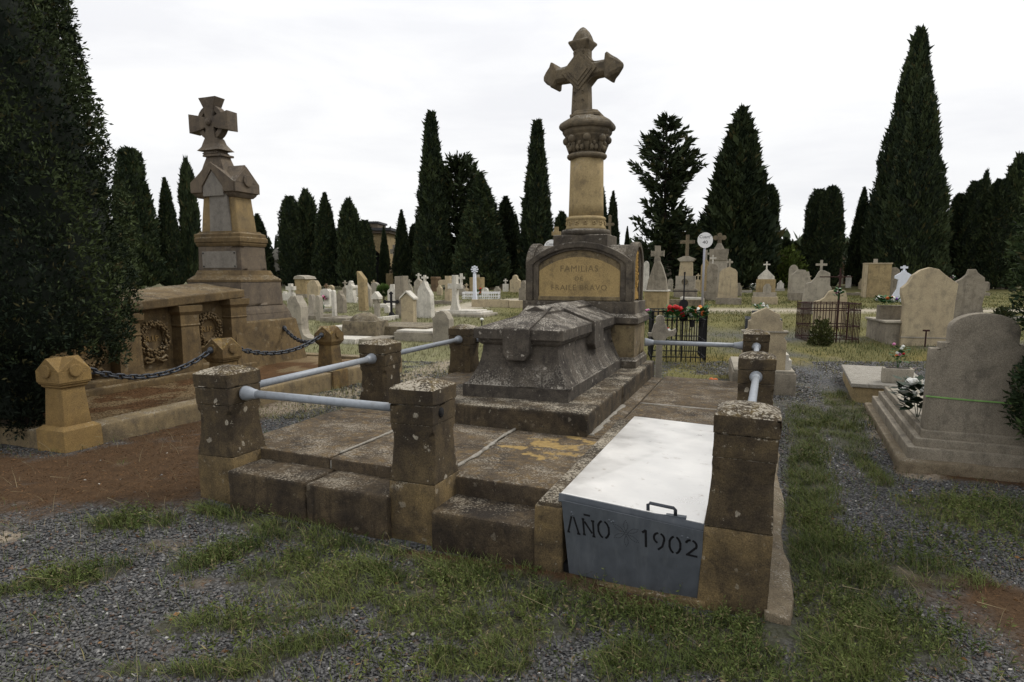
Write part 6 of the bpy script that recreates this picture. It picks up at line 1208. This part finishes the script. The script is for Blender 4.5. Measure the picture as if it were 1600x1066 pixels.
# slate chippings
x, y = scatter(420000, -6.2, 9, 1.9, 13, 2.0); a_, b_, p_ = zones(x, y); k = free(x, y) & (rng.random(len(x)) < (1 - .75 * a_) * (1 - b_ * .97) * (1 - p_ * .85)); x, y = x[k][:150000], y[k][:150000]; n = len(x)
r_ = rng.uniform(.0065, .0145, n) * np.clip(y / 6, 1, 1.7) * np.where(rng.random(n) < .06, 1.5, 1.0); base_ = np.array([(1, 0, 0), (-.2, .9, .05), (-.95, .1, 0), (.1, -.85, -.05), (.1, .05, .55), (0, 0, -.4)]); th_ = rng.uniform(0, 6.28, n); ti = rng.normal(0, .35, (n, 2))
B_ = base_[None] * rng.uniform(.65, 1.25, (n, 6, 1)) * r_[:, None, None]; bx_, by_, bz_ = B_[..., 0] * 1.25, B_[..., 1], B_[..., 2]
X2 = bx_ * np.cos(th_)[:, None] - by_ * np.sin(th_)[:, None]; Y2 = bx_ * np.sin(th_)[:, None] + by_ * np.cos(th_)[:, None]; Z2 = bz_ + X2 * ti[:, :1] + Y2 * ti[:, 1:]
V = np.stack([X2 + x[:, None], Y2 + y[:, None], Z2 + (gh_(x, y) + .004)[:, None]], -1).reshape(-1, 3)
oc = np.array([(0, 1, 4), (1, 2, 4), (2, 3, 4), (3, 0, 4), (1, 0, 5), (2, 1, 5), (3, 2, 5), (0, 3, 5)]); F_ = (oc[None] + (np.arange(n) * 6)[:, None, None]).reshape(-1, 3)
g_ = rng.uniform(.045, .15, n)[:, None]; c_ = g_ * np.array([1.02, 1.0, .97]); w_ = rng.random(n); c_ = np.where((w_ < .05)[:, None], np.array([.13, .085, .06]) * rng.uniform(.6, 1.3, (n, 1)), c_); c_ = np.where((w_ > .988)[:, None], np.array([.42, .41, .39]) * rng.uniform(.6, 1.1, (n, 1)), c_)
o = big('gravel', V, F_, M['peb'], None, np.repeat(np.concatenate([c_, np.ones((n, 1))], 1), 6, 0)); o['kind'] = 'stuff'
def blades(name, x, y, h, w, lean, col, zoff=0.0):
    n = len(x); a_ = rng.uniform(0, 6.28, n); d_ = np.stack([np.cos(a_), np.sin(a_)], 1); s_ = np.stack([-d_[:, 1], d_[:, 0]], 1); z = gh_(x, y) + zoff - .005; ln = lean * rng.uniform(.3, 1.5, n)
    v = lambda f, wf, zf: np.stack([x + d_[:, 0] * h * ln * f + s_[:, 0] * w * wf, y + d_[:, 1] * h * ln * f + s_[:, 1] * w * wf, z + h * zf], 1)
    V = np.stack([v(0, -.5, 0), v(0, .5, 0), v(.35, .4, .6), v(.35, -.4, .6), v(1, 0, .95), v(1.0, .02, .93)], 1).reshape(-1, 3); i_ = np.arange(n)[:, None] * 6
    F_ = np.concatenate([i_ + np.array([[0, 1, 2, 3]]), i_ + np.array([[3, 2, 5, 4]])]); o = big(name, V, F_, M['blade'], None, np.repeat(np.concatenate([col, np.ones((n, 1))], 1), 6, 0)); o['kind'] = 'stuff'; return o
def gcol(n, x, y, dry=.12):
    t = np.clip(fbm(x * 3, y * 3, 60, 3) + rng.normal(0, .2, n), 0, 1)[:, None]; c_ = np.array([.038, .062, .014]) * (1 - t) + np.array([.14, .165, .045]) * t
    d_ = (rng.random(n) < dry)[:, None]; return np.where(d_, np.array([.20, .165, .085]) * rng.uniform(.5, 1.2, (n, 1)), c_)
x, y = scatter(1100000, -6, 6.5, 1.9, 9.8, 1.7); a_, b_, p_ = zones(x, y); cl_ = fbm(x * 7, y * 7, 61, 3); k = free(x, y) & (rng.random(len(x)) < np.clip(a_ * 1.0 + .05 * (1 - b_), 0, 1) * np.clip((cl_ - .28) * 3.2, 0.05, 1)); x, y = x[k][:330000], y[k][:330000]; n = len(x)
h = rng.uniform(.02, .07, n) * (.65 + .8 * fbm(x * 2.5, y * 2.5, 62, 3)); h *= np.clip(.5 + 1.3 * fbm(x * 5, y * 5, 68, 2), .4, 1.7); blades('grass', x, y, h, rng.uniform(.0022, .0052, n), .9, gcol(n, x, y))
# taller weeds and dry stalks
def weeds(name, pts, n_st, hm, dry):
    xs, ys = [], []
    for (px, py, sp) in pts:
        X0, Y0, _ = at(px, py); xs.append(X0 + rng.normal(0, sp, n_st)); ys.append(Y0 + rng.normal(0, sp, n_st))
    x, y = np.concatenate(xs), np.concatenate(ys); k = free(x, y); x, y = x[k], y[k]; n = len(x); h = hm * rng.uniform(.4, 1.1, n); per = 12
    a_ = rng.uniform(0, 6.28, n); ln = rng.uniform(.05, .45, n); zb = gh_(x, y); Ps, Ds, Ls_, Cs = [], [], [], []
    for q in range(per):
        f_ = (q + .5) / per; p_ = np.stack([x + np.cos(a_) * h * ln * f_, y + np.sin(a_) * h * ln * f_, zb + h * f_], 1); d_ = rng.normal(0, 1, (n, 3)); d_[:, 2] = abs(d_[:, 2]) * .7; Ps.append(p_); Ds.append(d_); Ls_.append(.030 * (1.15 - f_ * .6) * rng.uniform(.6, 1.4, n))
        c_ = gcol(n, x, y, dry); Cs.append(c_)
    st_d = np.stack([np.cos(a_) * ln, np.sin(a_) * ln, np.ones(n)], 1); Ps.append(np.stack([x, y, zb], 1)); Ds.append(st_d); Ls_.append(h * 1.05); Cs.append(gcol(n, x, y, .5))
    L = np.concatenate(Ls_); wd = L * .3; wd[-n:] = .0035; o = leafmesh(name, np.concatenate(Ps), np.concatenate(Ds), L, wd, np.concatenate(Cs), M['blade']); o['kind'] = 'stuff'
weeds('weeds', [(1480, 800, .15), (1545, 790, .16), (1580, 830, .15), (1520, 850, .2), (1440, 870, .18), (1340, 850, .14), (1290, 950, .14), (1330, 1000, .16), (1400, 960, .2), (1460, 1010, .16), (1260, 820, .07), (1150, 985, .09), (1040, 975, .09), (960, 960, .09), (1100, 1010, .15), (560, 900, .2), (660, 920, .18), (770, 930, .16), (480, 880, .14), (870, 960, .15), (700, 990, .2), (640, 1040, .2), (1000, 1040, .2), (1180, 1050, .15), (430, 800, .08), (205, 820, .1), (90, 915, .1), (350, 875, .1), (400, 985, .15), (1270, 720, .1), (1300, 1050, .2)], 75, .12, .1)
x, y = scatter(5200, -6, 6.5, 1.9, 9.0, 1.5); k = free(x, y) & (rng.random(len(x)) < .3); x, y = x[k], y[k]; n = len(x); blades('dry_grass', x, y, rng.uniform(.05, .17, n), np.full(n, .0022), 1.3, np.tile([.27, .225, .13], (n, 1)) * rng.uniform(.5, 1.2, (n, 1)))
# brown needle litter
x, y = scatter(700000, -8.5, 6, 1.9, 9.5, 1.2); a_, b_, p_ = zones(x, y); u_, v_ = to_uv(x, y); en = (u_ > -9.8) & (u_ < -6.15) & (v_ > .8) & (v_ < 6.2); fr_ = free(x, y) | en; k = fr_ & (rng.random(len(x)) < np.where(en, .35, b_ * .55 + .015)); x, y = x[k][:150000], y[k][:150000]; n = len(x)
d_ = rng.normal(0, 1, (n, 3)); d_[:, 2] = rng.normal(.12, .25, n); L = rng.uniform(.012, .045, n); o = leafmesh('needle_litter', np.stack([x, y, gh_(x, y) + rng.uniform(.002, .016, n)], 1), d_, L, rng.uniform(.0025, .006, n), np.array([.115, .062, .028]) * rng.uniform(.25, 1.7, (n, 1)), M['blade']); o['kind'] = 'stuff'
# mid-distance grass
x, y = scatter(560000, -32, 36, 7.5, 40, 1.5); near_ = zones(x, y)[0] if False else 0; den = np.clip((fbm(x * .35, y * .35, 21, 5) - .40) * 6, .03, 1); lf_ = np.clip((-x - .02 * y) / 2 + .3, 0, 1); den = np.maximum(np.maximum(den, lf_ * .75), .28 * np.clip((y - 9) / 3, 0, 1)); pth_ = np.maximum(dline(x, y, [(1000, 484), (1150, 484), (1300, 486), (1640, 488)], .9), dline(x, y, [(690, 486), (760, 474), (840, 467)], 1.1)); k = free(x, y) & (pth_ < .35) & (rng.random(len(x)) < den); x, y, lf_ = x[k][:190000], y[k][:190000], lf_[k][:190000]; n = len(x)
t = np.clip(fbm(x * 1.1, y * 1.1, 66, 3) * 1.4 - .3 + rng.normal(0, .22, n), 0, 1)[:, None]; c_ = np.array([.055, .075, .022]) * (1 - t) + np.array([.18, .155, .05]) * t; pale = np.array([.22, .21, .12]); c_ = c_ * (1 - .55 * lf_[:, None]) + pale * .55 * lf_[:, None]
blades('meadow_grass', x, y, rng.uniform(.03, .10, n) * (.6 + fbm(x, y, 67, 3) * .9), rng.uniform(.005, .012, n) * np.clip(y / 14, .8, 2.2), .8, c_)
# fallen bits: leaves, white flakes, a twig
x, y = scatter(900, -5, 5.5, 2.2, 8.5, 1.3); k = free(x, y); x, y = x[k], y[k]; n = len(x); L = rng.uniform(.015, .04, n); d_ = rng.normal(0, 1, (n, 3)); d_[:, 2] *= .15
o = leafmesh('fallen_leaves', np.stack([x, y, gh_(x, y) + .014], 1), d_, L, L * .6, np.where((rng.random(n) < .35)[:, None], np.array([.45, .43, .38]), np.array([.24, .13, .05])) * rng.uniform(.6, 1.2, (n, 1)), M['blade']); o['kind'] = 'stuff'
